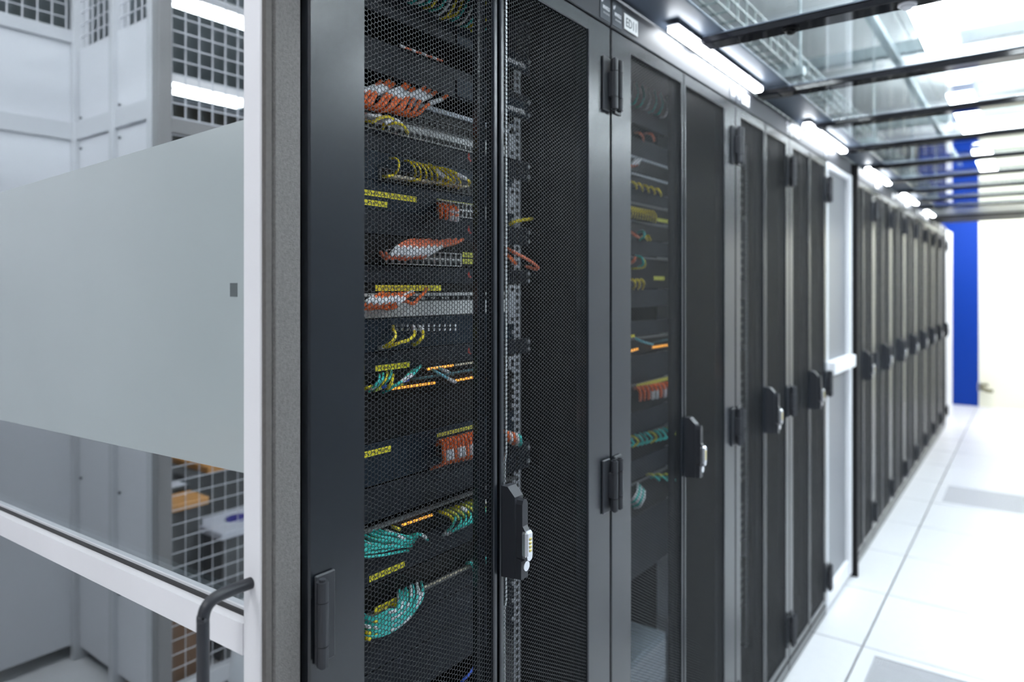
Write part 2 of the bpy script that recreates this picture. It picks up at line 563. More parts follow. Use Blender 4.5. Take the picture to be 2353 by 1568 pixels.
def body_mesh(w):
    if w not in body_cache:
        b = MB()
        t = 0.004
        b.box(-RACK_D, -0.02, 0.002, 0.002 + t, 0.05, HEAD_Z1 - 0.005)
        b.box(-RACK_D, -0.02, w - 0.002 - t, w - 0.002, 0.05, HEAD_Z1 - 0.005)
        b.box(-RACK_D, -RACK_D + t, 0.006, w - 0.006, 0.05, HEAD_Z1 - 0.005)
        b.box(-RACK_D, -0.02, 0.006, w - 0.006, HEAD_Z1 - 0.012, HEAD_Z1 - 0.005)
        b.box(-RACK_D, -0.02, 0.006, w - 0.006, 0.05, 0.056)
        for y in (0.008, w - 0.048):                                # front uprights
            b.box(-0.075, -0.025, y, y + 0.04, 0.056, 2.05)
        body_cache[w] = b.mesh('cabinet_body', M['inner'])
    return body_cache[w]


plinth_cache = {}


def plinth_mesh(w):
    if w not in plinth_cache:
        b = MB()
        b.cbox(-RACK_D, -0.006, 0.002, w - 0.002, 0.0, 0.05, 0.003)
        b.cbox(-0.006, -0.001, 0.004, w - 0.004, 0.004, 0.046, 0.001)
        plinth_cache[w] = b.mesh('plinth', M['paint'])
    return plinth_cache[w]


rail_mb = MB()
rail_mb.box(-0.149, -0.1465, 0, 0.022, 0.08, 2.03)
rail_mb.box(-0.20, -0.149, 0.0195, 0.022, 0.08, 2.03)
rail_me = rail_mb.mesh('mounting_rail', M['rail'])
slots = MB()
for k in range(128):
    z = 0.095 + k * 0.015
    slots.box(-0.1464, -0.1458, 0.006, 0.015, z, z + 0.0085)
slots_me = slots.mesh('rail_slots', M['black'])


def make_rack(y0, w, label, group, detail=True):
    r = thing('server_rack', label, 'server rack', (0, y0, 0), group)
    link('cabinet_body', body_mesh(w), r)
    link('plinth', plinth_mesh(w), r)
    L, R, S, lw = leaf_meshes(w)
    a = link('door_leaf', L, r)
    link('perforated_panel', S, a, (-0.004, 0, 0))
    b = link('door_leaf', R, r, (0, w, 0))
    s = link('perforated_panel', S, b, (-0.004, 0, 0))
    s.location = (-0.004, -lw - (SPEC[w]['stile'] - SPEC[w]['nar']) , 0)
    # handle on the free edge of the right leaf
    hy = -lw + 0.004
    for nm, me in (('handle_base', handle_base_me), ('lever_handle', lever_me), ('combination_lock', lock_me), ('number_dial', dial_me), ('key_cylinder', key_me)):
        link(nm, me, b, (0, hy, 0))
    for z in HINGE_Z:
        h = link('hinge', hinge_me, r, (0, 0.012, z))
        link('hinge_barrel', knuckle_me, h)
        h2 = link('hinge', hinge_me, r, (0, w - 0.012, z))
        h2.scale = (1, -1, 1)
        link('hinge_barrel', knuckle_me, h2)
    c = w / 2
    for s_, y in ((1, c + 0.2415), (-1, c - 0.2415)):
        ra = link('mounting_rail', rail_me, r, (0, y, 0))
        ra.scale = (1, s_, 1)
        if detail:
            link('rail_slots', slots_me, ra)
    return r


ROW = [(0.0, 0.8), (0.8, 0.8), (1.6, 0.6), (2.2, 0.6)]
rack_labels = ['nearest black server rack, wide, full of orange and yellow cables behind mesh',
               'second black server rack from the camera, wide, under the ED11 plate',
               'third black server rack from the camera, narrow, right after the two wide ones',
               'fourth black server rack, narrow, beside the white framed filler panel']
racks = [make_rack(y, w, l, 'racks in front of the filler panel') for (y, w), l in zip(ROW, rack_labels)]
ROW2 = 3.345
for k in range(8):
    racks.append(make_rack(ROW2 + 0.6 * k, 0.6, ['first', 'second', 'third', 'fourth', 'fifth', 'sixth', 'seventh', 'last'][k] + ' narrow black server rack beyond the black post', 'racks beyond the black post', detail=False))

# header panels with logo and number plates
HEADS = ROW + [(2.8, 0.52)] + [(ROW2 + 0.6 * k, 0.6) for k in range(8)]
logo_txt = text_mesh('MINKELS', 0.0075, 0.0002, 0.0003, M['white'], 0.030)
logo_sub = text_mesh('DATACENTER', 0.0035, 0.0002, 0.0, M['white'], 0.026)
logo_mb = MB()
logo_mb.box(0.0002, 0.0006, 0.002, 0.007, 0.026, 0.033).box(0.0002, 0.0006, 0.0075, 0.011, 0.030, 0.036)
logo_me = logo_mb.mesh('logo_mark', M['white'])
plate_me = MB().cbox(0, 0.0015, 0, 0.045, 0, 0.056, 0.0006).mesh('logo_plate', mat('slate_logo_plate', (0.06, 0.07, 0.085), 0.35))
num_me = MB().cbox(0, 0.0025, 0, 0.068, 0, 0.036, 0.0008).mesh('number_plate', mat('white_number_plate', (0.88, 0.88, 0.88), 0.4))
numbers = {1: 'ED11', 2: 'ED12'}
for k, (y0, w) in enumerate(HEADS):
    if k == 0:
        lab = 'header panel over the nearest rack with logo plate at its end'
    elif k == 1:
        lab = 'header panel with the white ED11 plate over the second rack'
    elif k == 4:
        lab = 'short header panel over the white framed filler panel'
    elif k < 4:
        lab = 'header panel over the %s rack from the camera' % ORD[k]
    else:
        lab = 'header panel over the %s rack beyond the black post' % (['first', 'second', 'third', 'fourth', 'fifth', 'sixth', 'seventh', 'last'][k - 5])
    hmb = MB().cbox(-0.022, 0.0, 0.0012, w - 0.0012, DOOR_Z1 + 0.0035, HEAD_Z1, 0.002)
    h = tag(part('rack_header', hmb, M['headglow'], None, (0, y0, 0)), lab, 'header panel', 'header panels over the racks')
    for yy in ((0.003, w - 0.050) if k < 4 else ()):
        p = link('logo_plate', plate_me, h, (0.0002, yy, DOOR_Z1 + 0.008))
        if k < 3:
            t = link('logo_mark', logo_me, p, (0.0014, 0.003, 0.010))
            t = link('lettering', logo_txt, p, (0.0018, 0.011, 0.024))
            t = link('lettering', logo_sub, p, (0.0018, 0.014, 0.014))
    if k != 4 and k != 0:
        p = link('number_plate', num_me, h, (0.0002, 0.058, DOOR_Z1 + 0.016))
        if k in numbers:
            link('lettering', text_mesh(numbers[k], 0.021, 0.0002, 0.0, M['sticker'], 0.050), p, (0.0027, 0.009, 0.0075))

# filler panel between the two halves of the row, black post, end panel
fp = thing('filler_screen', 'white framed filler panel with brushed grey infill and middle bar', 'filler panel', (0, 2.8, 0))
part('panel_infill', MB().box(-0.02, -0.014, 0.03, 0.49, 0.10, 2.03), M['panelgrey'], fp)
part('stile', MB().cbox(-0.03, 0.006, 0.455, 0.515, 0.02, 2.042, 0.003), M['alu'], fp)
part('stile', MB().cbox(-0.03, 0.0, 0.004, 0.034, 0.02, 2.042, 0.003), M['cagepanel'], fp)
part('top_rail', MB().cbox(-0.03, 0.002, 0.034, 0.455, 2.012, 2.042, 0.003), M['alu'], fp)
part('bottom_rail', MB().cbox(-0.03, 0.002, 0.034, 0.455, 0.02, 0.10, 0.003), M['alu'], fp)
part('middle_bar', MB().cbox(-0.014, 0.03, 0.03, 0.48, 1.075, 1.135, 0.004), M['alu'], fp)
for z in HINGE_Z:
    h = link('hinge', hinge_me, fp, (0, 0.012, z))
    link('hinge_barrel', knuckle_me, h)
tag(part('black_post', MB().cbox(-0.10, 0.030, 3.322, 3.343, 0, 2.10, 0.002), M['black'], None), 'thin black post between filler panel and far racks', 'post')
ep = thing('end_screen', 'pale grey panel closing the far end of the rack row', 'end panel', (0, ROW2 + 4.8, 0))
part('panel_sheet', MB().cbox(-0.9, 0.0, 0.004, 0.55, 0, 2.10, 0.004), M['cagepanel'], ep)
part('edge_trim', MB().cbox(-0.05, 0.006, 0.55, 0.62, 0, 2.10, 0.004), M['alu'], ep)
part('edge_trim', MB().cbox(-0.05, 0.004, 0.15, 0.17, 0, 2.10, 0.003), M['cagepost'], ep)

# ------------------------------------------------------------------ roof over the aisle
soff = tag(part('soffit_strip', MB().cbox(-0.02, 0.105, -0.2, 7.2, 2.134, 2.142, 0.002), M['soffit'], None), 'long dark strip along the rack tops carrying LED bars', 'soffit strip')
beam_y = [0.64 + 0.6 * k for k in range(10)]
gr = thing('glass_roof', 'low roof of clear panes between black beams over the aisle', 'roof', (0, 0, 2.112))
for k, y in enumerate(beam_y):
    b = part('roof_beam', MB().cbox(0.0, 2.0, -0.03, 0.03, 0, 0.018, 0.002), M['beam'], gr, (0, y, 0))
    part('upper_lip', MB().box(0.0, 2.0, -0.032, 0.032, 0.018, 0.021), M['soffit'], b)
for y0, y1 in [(0.0, beam_y[0] - 0.031)] + [(beam_y[k] + 0.031, beam_y[k + 1] - 0.031) for k in range(9)]:
    part('roof_pane', MB().box(0.10, 2.0, y0, y1, 0.0215, 0.0255), M['roofglass'], gr)
EB = beam_y[-1]
part('roof_cover', MB().cbox(0.0, 2.0, EB + 0.03, EB + 0.62, 0.0, 0.023, 0.003), M['endgrey'], gr)['label'] = 'grey cover strip at the far end of the roof'
part('end_beam', MB().cbox(-0.02, 2.0, EB + 0.62, EB + 1.32, -0.012, 0.023, 0.003), M['endblack'], gr)['label'] = 'wide black beam at the far end of the roof'
for (px, py, k) in ((1817, 66, 1), (2085, 6, 1)):
    L_ = CX - 0
    # on the underside of the beam that crosses there
    y = beam_y[k]
    t = y - CY
    dd = VPX - px
    Lx = dd * CS * t * CS / (F_PX - dd * CS * SN)
    s = thing('roof_sensor', ('dark' if px < 2000 else 'pale') + ' round sensor under the second black roof beam', 'sensor', (CX - Lx, y, 2.112), 'roof sensors')
    part('sensor_base', MB().cyl((0, 0, 0), (0, 0, -0.004), 0.020, 20), M['black'] if px < 2000 else M['white'], s)
    part('sensor_dome', MB().cyl((0, 0, -0.004), (0, 0, -0.012), 0.014, 20, 0.009), M['black'] if px < 2000 else M['white'], s, smooth=True)

# LED bars under the soffit
for k, y in enumerate([-0.21, 1.06, 2.33, 3.60, 4.87, 6.14]):
    if k == 0:
        lab = 'LED bar lamp above the header of the nearest rack'
    else:
        lab = '%s visible LED bar lamp along the rack headers' % ['first', 'second', 'third', 'fourth', 'fifth'][k - 1]
    b = thing('led_bar_lamp', lab, 'lamp', (0, y, 0), 'LED bars along the rack headers')
    part('lamp_housing', MB().cbox(0.012, 0.044, 0.0, 0.68, 2.1205, 2.125, 0.002), M['lampbody'], b)
    part('lamp_bracket', MB().box(0.02, 0.036, 0.10, 0.12, 2.125, 2.134).box(0.02, 0.036, 0.56, 0.58, 2.125, 2.134), M['lampbody'], b)
    part('diffuser', MB().cbox(0.013, 0.043, 0.004, 0.676, 2.105, 2.1205, 0.004), M['lamp_bar'], b)

for k, y in enumerate([0.1, 1.6, 3.1, 4.6]):  # added fill lights out of view, brightening the rack interiors
    b = thing('rack_fill_light', '%s added long fill light high on the wall facing the racks' % ORD[k], 'lamp', (2.0, y, 2.78), 'added fill lights facing the racks')
    part('lamp_housing', MB().cbox(-0.14, -0.002, 0.0, 1.20, 0.0, 0.02, 0.003), M['lampbody'], b)
    part('diffuser', MB().cbox(-0.135, -0.02, 0.006, 1.194, -0.05, 0.0, 0.012), M['fill_rack'], b)
# ceiling luminaires of the room above the roof
for k, (x, y) in enumerate([(0.325, 0.93), (0.325, 3.49), (0.325, 6.05), (0.325, 8.6)]):
    b = thing('overhead_light', '%s long white luminaire above the glass roof' % ORD[k], 'lamp', (x, y, 2.86), 'luminaires above the glass roof')
    part('lamp_housing', MB().cbox(-0.085, 0.085, -0.755, 0.755, 0.0, 0.06, 0.006), M['lampbody'], b)
    part('diffuser', MB().cbox(-0.08, 0.08, -0.745, 0.745, -0.02, 0.0, 0.006), M['lamp_room'], b)
    part('upward_fill', MB().cbox(-0.075, 0.075, -0.72, 0.72, 0.06, 0.07, 0.004), M['fill_ceiling'], b)  # glowing top added to brighten the ceiling above
    for yy in (-0.45, 0.45):
        part('suspension_rod', MB().cyl((0, yy, 0.06), (0, yy, 0.47), 0.004, 6), M['rail'], b)
for k, (x, y) in enumerate([(1.35, 7.2), (1.3, 8.75), (0.45, 8.75)]):  # added square fill lights, brightening the end wall and far aisle
    b = thing('overhead_light', ['added square fill light above the end of the glass roof', 'added square fill light before the cream end wall, right one', 'added square fill light before the blue wall section, left one'][k], 'lamp', (x, y, 3.28), 'added square fill lights')
    part('lamp_housing', MB().cbox(-0.31, 0.31, -0.31, 0.31, 0.0, 0.05, 0.005), M['lampbody'], b)
    part('diffuser', MB().cbox(-0.29, 0.29, -0.29, 0.29, -0.012, 0.0, 0.004), M['fill_end'], b)
for k, (x, y) in enumerate([(-1.72, 0.75), (-1.15, -0.36), (-0.95, -2.6), (0.9, -2.6)]):  # added fill lights for the door front and the mirrored cage
    b = thing('overhead_light', '%s added square fill light of the entrance area' % ORD[k], 'lamp', (x, y, 3.28), 'added entrance fill lights')
    part('lamp_housing', MB().cbox(-0.31, 0.31, -0.31, 0.31, 0.0, 0.05, 0.005), M['lampbody'], b)
    part('diffuser', MB().cbox(-0.29, 0.29, -0.29, 0.29, -0.012, 0.0, 0.004), [M['fill_out_far'], M['fill_out_near'], M['fill_out'], M['fill_out']][k], b)

# cable baskets and steel above the roof
ct = thing('cable_basket', 'green grey wire cable basket above the rack tops', 'cable tray', (0, 0, 0))
wb = MB()
bx0, bx1, bz = -0.50, -0.13, 2.46
for k in range(9):
    x = bx0 + (bx1 - bx0) * k / 8
    wb.box(x - 0.0025, x + 0.0025, -0.3, 8.6, bz - 0.0025, bz + 0.0025)
for k in range(90):
    y = -0.3 + k * 0.1
    wb.box(bx0, bx1, y - 0.0025, y + 0.0025, bz - 0.003, bz + 0.003)
    for x in (bx0, bx1):
        wb.box(x - 0.0025, x + 0.0025, y - 0.0025, y + 0.0025, bz, bz + 0.10)
for x in (bx0, bx1):
    for dz in (0.05, 0.10):
        wb.box(x - 0.003, x + 0.003, -0.3, 8.6, bz + dz - 0.003, bz + dz + 0.003)
o = part('wire_basket', wb, M['traywire'], ct)
o['kind'] = 'stuff'
for k in range(5):
    y = 0.9 + k * 1.8
    part('tray_bracket', MB().cbox(bx0 - 0.06, bx1 + 0.06, y - 0.02, y + 0.02, bz - 0.045, bz - 0.005, 0.003), M['steel'], ct)
    part('hanger_rod', MB().cyl((bx1 + 0.04, y, bz - 0.04), (bx1 + 0.04, y, 3.33), 0.006, 8), M['steel'], ct)
for k, y in enumerate([2.3, 4.7, 7.1]):
    tag(part('steel_beam', MB().cbox(-1.0, 2.0, y - 0.04, y + 0.04, 3.02, 3.10, 0.004), M['steel'], None), '%s pale steel beam crossing above the roof' % ORD[k], 'beam', 'steel beams above the roof')
for k, x in enumerate([0.02, 0.75]):
    tag(part('steel_channel', MB().cbox(x - 0.025, x + 0.025, -0.2, 9.6, 2.96, 3.0, 0.004), M['steel'], None), ['pale steel channel running above the rack side of the roof', 'pale steel channel running above the middle of the roof'][k], 'beam', 'steel channels above the roof')

# ------------------------------------------------------------------ sliding glass door at the row end
DY0, DY1 = -0.0616, -0.0085
sd = thing('sliding_door', 'white framed sliding glass door with frosted band and black pull handle', 'door', (0, DY0, 0))
o_ = lambda y: y - DY0
part('stile', MB().cbox(-0.047, -0.007, 0.0, 0.050, 0.02, 2.16, 0.003), M['alu'], sd)
part('foam_seal', MB().cbox(-0.008, 0.0, 0.0125, 0.0531, 0.02, 2.16, 0.003), M['foam'], sd)
part('seal_lip', MB().cbox(-0.0085, -0.001, 0.0005, 0.0122, 0.02, 2.16, 0.002), M['foamdark'], sd)
SAG = 0.0343
XL = -1.25


def sag_bar(name, z0, z1, y0, y1, m, x1=-0.047, slope=SAG):
    mb = MB()
    za, zb = z0 - slope * (x1 - XL), z1 - slope * (x1 - XL)
    v = [(XL, y0, za), (x1, y0, z0), (x1, y1, z0), (XL, y1, za), (XL, y0, zb), (x1, y0, z1), (x1, y1, z1), (XL, y1, zb)]
    mb.add(v, [(0, 3, 2, 1), (4, 5, 6, 7), (0, 1, 5, 4), (1, 2, 6, 5), (2, 3, 7, 6), (3, 0, 4, 7)])
    return part(name, mb, m, sd)


sag_bar('middle_rail', 1.0105, 1.0500, 0.0, 0.040, M['alu'])
sag_bar('gasket', 1.0502, 1.0550, 0.013, 0.017, M['rubber'])
sag_bar('glazing_bead', 1.0502, 1.0585, 0.0172, 0.026, M['cagepanel'])
sag_bar('top_rail', 2.10, 2.16, 0.0, 0.040, M['alu'], slope=0)
sag_bar('bottom_rail', 0.02, 0.10, 0.0, 0.040, M['alu'], slope=0)
part('stile', MB().cbox(XL - 0.04, XL, 0.0, 0.040, 0.02, 2.16, 0.003), M['alu'], sd)
GY = 0.020                                                        # front of the panes (local)
sag_bar('glass_pane', 1.056, 2.10, GY, GY + 0.006, M['mirror']).name = 'glass_pane'
mb = MB()
zr = 1.0105 - SAG * (-0.047 - XL)
mb.add([(XL, GY, 0.10), (-0.047, GY, 0.10), (-0.047, GY + 0.006, 0.10), (XL, GY + 0.006, 0.10), (XL, GY, zr), (-0.047, GY, 1.0105), (-0.047, GY + 0.006, 1.0105), (XL, GY + 0.006, zr)],
       [(0, 3, 2, 1), (4, 5, 6, 7), (0, 1, 5, 4), (1, 2, 6, 5), (2, 3, 7, 6), (3, 0, 4, 7)])
part('glass_pane', mb, M['mirror'], sd)
fm = MB()
za, zb = 1.231, 1.689
ka, kb = 0.035, 0.025
W_ = -0.047 - XL
fm.add([(XL, GY - 0.0004, za - ka * W_), (-0.047, GY - 0.0004, za), (-0.047, GY - 0.0001, za), (XL, GY - 0.0001, za - ka * W_),
        (XL, GY - 0.0004, zb - kb * W_), (-0.047, GY - 0.0004, zb), (-0.047, GY - 0.0001, zb), (XL, GY - 0.0001, zb - kb * W_)],
       [(0, 3, 2, 1), (4, 5, 6, 7), (0, 1, 5, 4), (1, 2, 6, 5), (2, 3, 7, 6), (3, 0, 4, 7)])
o = part('frosted_film', fm, M['film'], sd)
o['label'] = 'frosted band across the glass'
part('sticker', MB().box(-0.107, -0.090, GY - 0.0008, GY - 0.0004, 1.4585, 1.4765), M['sticker'], sd)
hp = MB()
hx = -0.0285
hp.tube([(hx, 0.004, 1.106), (hx, -0.030, 1.106), (hx, -0.048, 1.104), (hx, -0.058, 1.097), (hx, -0.062, 1.084), (hx, -0.062, 1.06), (hx, -0.062, 0.80), (hx, -0.062, 0.72)], 0.0072, 16, 6)
part('pull_handle', hp, M['satin'], sd, smooth=True)['label'] = 'black round pull handle'

# ------------------------------------------------------------------ the cage seen mirrored in the door glass
MY = DY0 + GY                                                     # mirror plane


def vt(X, t, z):
    """virtual point behind the pane at forward distance t -> real position"""
    return (X, 2 * MY - (CY + t), z)


def vbox(mb, x0, x1, t0, t1, z0, z1, c=0.002):
    ya, yb = 2 * MY - (CY + t1), 2 * MY - (CY + t0)
    return mb.cbox(x0, x1, min(ya, yb), max(ya, yb), z0, z1, c)


XA, XC, TB = CX - 3.06, CX - 2.38, 1.18
cw = thing('cage_wall', 'pale grey panelled cage wall mirrored in the sliding door glass', 'cage wall', (0, 0, 0))
# side A (along y)
for (t0, t1) in ((-0.55, 0.02), (0.03, 0.60), (0.61, 1.165)):
    part('wall_panel', vbox(MB(), XA - 0.03, XA, t0, t1, 0.05, 2.055), M['cagepanel'], cw)
    part('wall_panel', vbox(MB(), XA - 0.03, XA, t0, t1, 2.125, 2.44), M['cagepanel'], cw)
part('trim_rail', vbox(MB(), XA - 0.03, XA + 0.012, -0.55, 1.165, 2.055, 2.125), M['cagepost'], cw)
part('trim_rail', vbox(MB(), XA - 0.03, XA + 0.015, -0.55, 1.165, 2.44, 2.49), M['cagepost'], cw)
# side B (along x)
for (x0, x1) in ((XA + 0.035, XA + 0.335), (XA + 0.365, XC - 0.06)):
    part('wall_panel', vbox(MB(), x0, x1, TB, TB + 0.03, 0.05, 2.055), M['cagepanel'], cw)
    part('wall_panel', vbox(MB(), x0, x1, TB, TB + 0.03, 2.125, 2.415), M['cagepanel'], cw)
    nb = MB()
    for x in (x0 + 0.02, x1 - 0.02):
        for z in (0.35, 0.72, 1.0, 1.23, 2.02, 2.14):
            a, b = vt(x, TB - 0.006, z), vt(x, TB + 0.002, z)
            nb.cyl(a, b, 0.006, 8)
    part('panel_bolts', nb, M['deskdark'], cw)
part('trim_rail', vbox(MB(), XA + 0.03, XC - 0.02, TB - 0.012, TB + 0.03, 2.055, 2.125), M['cagepost'], cw)
for x in (XA, XA + 0.335, XC - 0.058):
    part('cage_post', vbox(MB(), x, x + 0.032, TB - 0.02, TB + 0.04, 0.0, 2.95), M['cagepost'], cw)
part('cage_post', vbox(MB(), XC - 0.03, XC + 0.02, TB - 0.015, TB + 0.03, 0.0, 2.95), M['darkpost'], cw)


def wire_panel(name, fixed, a0, a1, z0, z1, step, r, parent):
    mb = MB()
    n = int(round((a1 - a0) / step))
    for k in range(n + 1):
        a = a0 + (a1 - a0) * k / n
        if fixed[0] == 'x':
            p0, p1 = vt(fixed[1], a, z0), vt(fixed[1], a, z1)
        else:
            p0, p1 = vt(a, fixed[1], z0), vt(a, fixed[1], z1)
        mb.cyl(p0, p1, r, 6, cap=False)
    n = int(round((z1 - z0) / step))
    for k in range(n + 1):
        z = z0 + (z1 - z0) * k / n
        if fixed[0] == 'x':
            p0, p1 = vt(fixed[1] + r, a0, z), vt(fixed[1] + r, a1, z)
        else:
            p0, p1 = vt(a0, fixed[1] - r, z), vt(a1, fixed[1] - r, z)
        mb.cyl(p0, p1, r, 6, cap=False)
    o = part(name, mb, M['wire'], parent)
    o['kind'] = 'stuff'
    return o


wire_panel('wire_grid', ('x', XA - 0.01), -0.5, 1.15, 2.49, 2.95, 0.05, 0.0028, cw)
wire_panel('wire_grid', ('y', TB + 0.01), XA + 0.03, XC - 0.05, 2.415, 2.95, 0.05, 0.0028, cw)
cf = thing('cage_fence', 'white wire mesh cage fence mirrored in the sliding door glass', 'fence', (0, 0, 0))
wire_panel('wire_grid', ('x', XC), TB + 0.038, TB + 1.538, 2.06, 2.96, 0.05, 0.0032, cf)
wire_panel('wire_grid', ('x', XC), TB + 0.038, TB + 1.538, 0.10, 2.00, 0.05, 0.0016, cf)
part('fence_rail', vbox(MB(), XC - 0.02, XC + 0.012, TB + 0.03, TB + 1.55, 2.005, 2.055), M['darkpost'], cf)
part('fence_rail', vbox(MB(), XC - 0.02, XC + 0.012, TB + 0.03, TB + 1.55, 0.03, 0.09), M['cagepost'], cf)
part('fence_post', vbox(MB(), XC - 0.02, XC + 0.02, TB + 1.54, TB + 1.59, 0, 2.96), M['cagepost'], cf)

for k, (L_, t0, t1, z) in enumerate([(3.45, 1.35, 2.9, 2.90), (3.55, 1.60, 2.22, 2.485)]):
    b = thing('fluorescent_batten', ['upper fluorescent batten behind the wire fence', 'lower fluorescent batten behind the wire fence'][k], 'lamp', (0, 0, 0), 'battens in the cage')
    part('lamp_housing', vbox(MB(), CX - L_ - 0.05, CX - L_ + 0.05, t0, t1, z + 0.03, z + 0.075), M['lampbody'], b)
    for dx in (-0.03, 0.03):
        mb = MB().cyl(vt(CX - L_ + dx, t0 + 0.02, z + 0.012), vt(CX - L_ + dx, t1 - 0.02, z + 0.012), 0.018, 12)
        part('tube', mb, M['lamp_tube'], b, smooth=True)
    for t_ in (t0, t1 - 0.02):
        part('end_cap', vbox(MB(), CX - L_ - 0.05, CX - L_ + 0.05, t_, t_ + 0.02, z - 0.008, z + 0.03), M['greypanel'], b)

dk = thing('work_desk', 'orange wooden desk with grey drawers behind the wire fence', 'desk', (0, 0, 0))
DZ = 0.655
part('desktop', vbox(MB(), CX - 3.4, CX - 2.58, 1.23, 1.47, DZ - 0.03, DZ, 0.004), M['wood'], dk)
part('drawer_unit', vbox(MB(), CX - 3.3, CX - 2.68, 1.2, 1.50, 0.03, DZ - 0.03, 0.004), M['deskdark'], dk)
part('desktop', vbox(MB(), CX - 3.6, CX - 3.0, 1.70, 2.4, DZ - 0.03, DZ, 0.004), M['wood'], dk)
part('drawer_unit', vbox(MB(), CX - 3.6, CX - 3.02, 1.62, 2.3, 0.03, DZ - 0.03, 0.004), M['deskdark'], dk)
lp = thing('laptop', 'dark open laptop on the orange wooden desk', 'laptop', (0, 0, 0))
part('keyboard_base', vbox(MB(), CX - 3.05, CX - 2.72, 1.36, 1.465, DZ, DZ + 0.022, 0.004), M['laptop'], lp)
part('palm_rest', vbox(MB(), CX - 2.80, CX - 2.73, 1.37, 1.46, DZ + 0.022, DZ + 0.026, 0.002), M['screen'], lp)
part('lid', vbox(MB(), CX - 3.07, CX - 3.05, 1.36, 1.465, DZ, DZ + 0.22, 0.004), M['laptop'], lp)
wbx = thing('white_box', 'white plastic box with a navy oval on top beside the desk', 'box', (0, 0, 0))
part('box_body', vbox(MB(), CX - 2.74, CX - 2.54, 1.50, 1.95, 0.0, 0.485, 0.006), M['deskdark'], wbx)
part('box_lid', vbox(MB(), CX - 2.76, CX - 2.52, 1.485, 1.96, 0.485, 0.515, 0.006), M['boxwhite'], wbx)
mb = MB()
n = 24
oc = vt(CX - 2.64, 1.63, 0.601)
ring = [(oc[0] + 0.05 * math.cos(2 * math.pi * k / n), oc[1] + 0.055 * math.sin(2 * math.pi * k / n)) for k in range(n)]
mb.prism(ring, 'z', 0.515, 0.517)
part('oval_print', mb, M['oval'], wbx)
cb = thing('cardboard_box', 'brown cardboard box on the floor behind the wire fence', 'box', (0, 0, 0))
part('box_body', vbox(MB(), CX - 2.66, CX - 2.42, 1.19, 1.36, 0.0, 0.30, 0.004), M['cardboard'], cb)
part('box_flap', vbox(MB(), CX - 2.66, CX - 2.42, 1.19, 1.275, 0.30, 0.304, 0.001), M['cardboard'], cb)
tag(part('grey_pipe', MB().cyl(vt(CX - 2.1, 1.28, 0.0), vt(CX - 2.1, 1.33, 0.42), 0.035, 16), M['cagepost'], None, smooth=True), 'leaning pale grey pipe in front of the wire fence', 'pipe')

# ------------------------------------------------------------------ equipment in the racks
XE = -0.146            # front plane of the 19 inch equipment
Y19 = (0.1585, 0.6415)


def zr_(py, px=1000, X=XE):
    return at(px, py, X)[2]


def yr_(px, X=XE):
    return at(px, 600, X)[1]


def faceplate(name, label, cat, y_top, y_bot, m, y0=Y19[0], y1=Y19[1], depth=0.3, px=1000, proud=0.0, group=None, ear=True, dy=0.0):
    z0, z1 = zr_(y_bot, px), zr_(y_top, px)
    t = thing(name, label, cat, (XE + proud, dy, z0), group)
    h = z1 - z0
    part('front_plate', MB().cbox(-0.004, 0.0, y0, y1, 0, h, 0.0012), m, t)
    if depth:
        part('chassis', MB().box(-depth, -0.004, y0 + 0.02, y1 - 0.02, 0.002, h - 0.002), M['inner'], t)
    if ear:
        s = MB()
        for y in (y0 + 0.008, y1 - 0.008):
            for z in ((0.25 * h, 0.75 * h) if h > 0.03 else (0.5 * h,)):
                s.cyl((0, y, z), (0.003, y, z), 0.004, 8)
        part('mounting_screws', s, M['rail'], t)
    return t, h


def lab_strip(parent, base_z, px0, py0, px1, h_px, m=None, txt=None, X=XE, dy=0.0, proud=0.0):
    """yellow printed strip on a face; px0..px1 at its top-left pixel row py0"""
    a = at(px0, py0, X); b = at(px0, py0 + h_px, X)
    y0, y1 = a[1], yr_(px1, X)
    z1, z0 = a[2] - base_z, b[2] - base_z
    o = part('label_strip', MB().box(0.0003 + proud, 0.0010 + proud, y0, y1, z0, z1), m or M['yellowlabel'], parent)
    if txt:
        tm = text_mesh(txt, (z1 - z0) * 0.40, 0.0001, 0.0, M['ink'], (y1 - y0) * 0.80)
        link('lettering', tm, o, (0.0012 + proud, y0 + (y1 - y0) * 0.09, z0 + (z1 - z0) * 0.30))
    return o


# blank panels and devices of the nearest rack (rows measured at column px = 1000)
R1 = 'equipment in the nearest rack'
BL = [(-60, 84, 'topmost slate blanking panel of the nearest rack'),
      (140, 210, 'slate blanking panel above the orange cable row of the nearest rack'),
      (319, 374, 'slate blanking panel between white ported panel and yellow cable arcs'),
      (499, 549, 'slate blanking panel below the upper yellow labels of the nearest rack'),
      (614, 652, 'slate blanking panel above the long yellow label of the nearest rack'),
      (798, 839, 'slate blanking panel below the three yellow cable loops'),
      (1078, 1150, 'slate blanking panel under the navy device of the nearest rack')]
for k, (a, b, lab) in enumerate(BL):
    t, h = faceplate('blanking_plate', lab, 'panel', a, b, M['slate'], depth=0.02, group=R1, y1=0.70)
    if k in (2, 3, 4, 5):                                           # faint red printed mark near the right end
        y = yr_(1074)
        mk = MB()
        mk.prism([(y, 0.55 * h), (y + 0.004, 0.78 * h), (y + 0.008, 0.50 * h), (y + 0.012, 0.42 * h), (y + 0.008, 0.36 * h), (y + 0.004, 0.44 * h)], 'x', 0.0002, 0.0006)
        part('red_mark', mk, M['redink'], t)

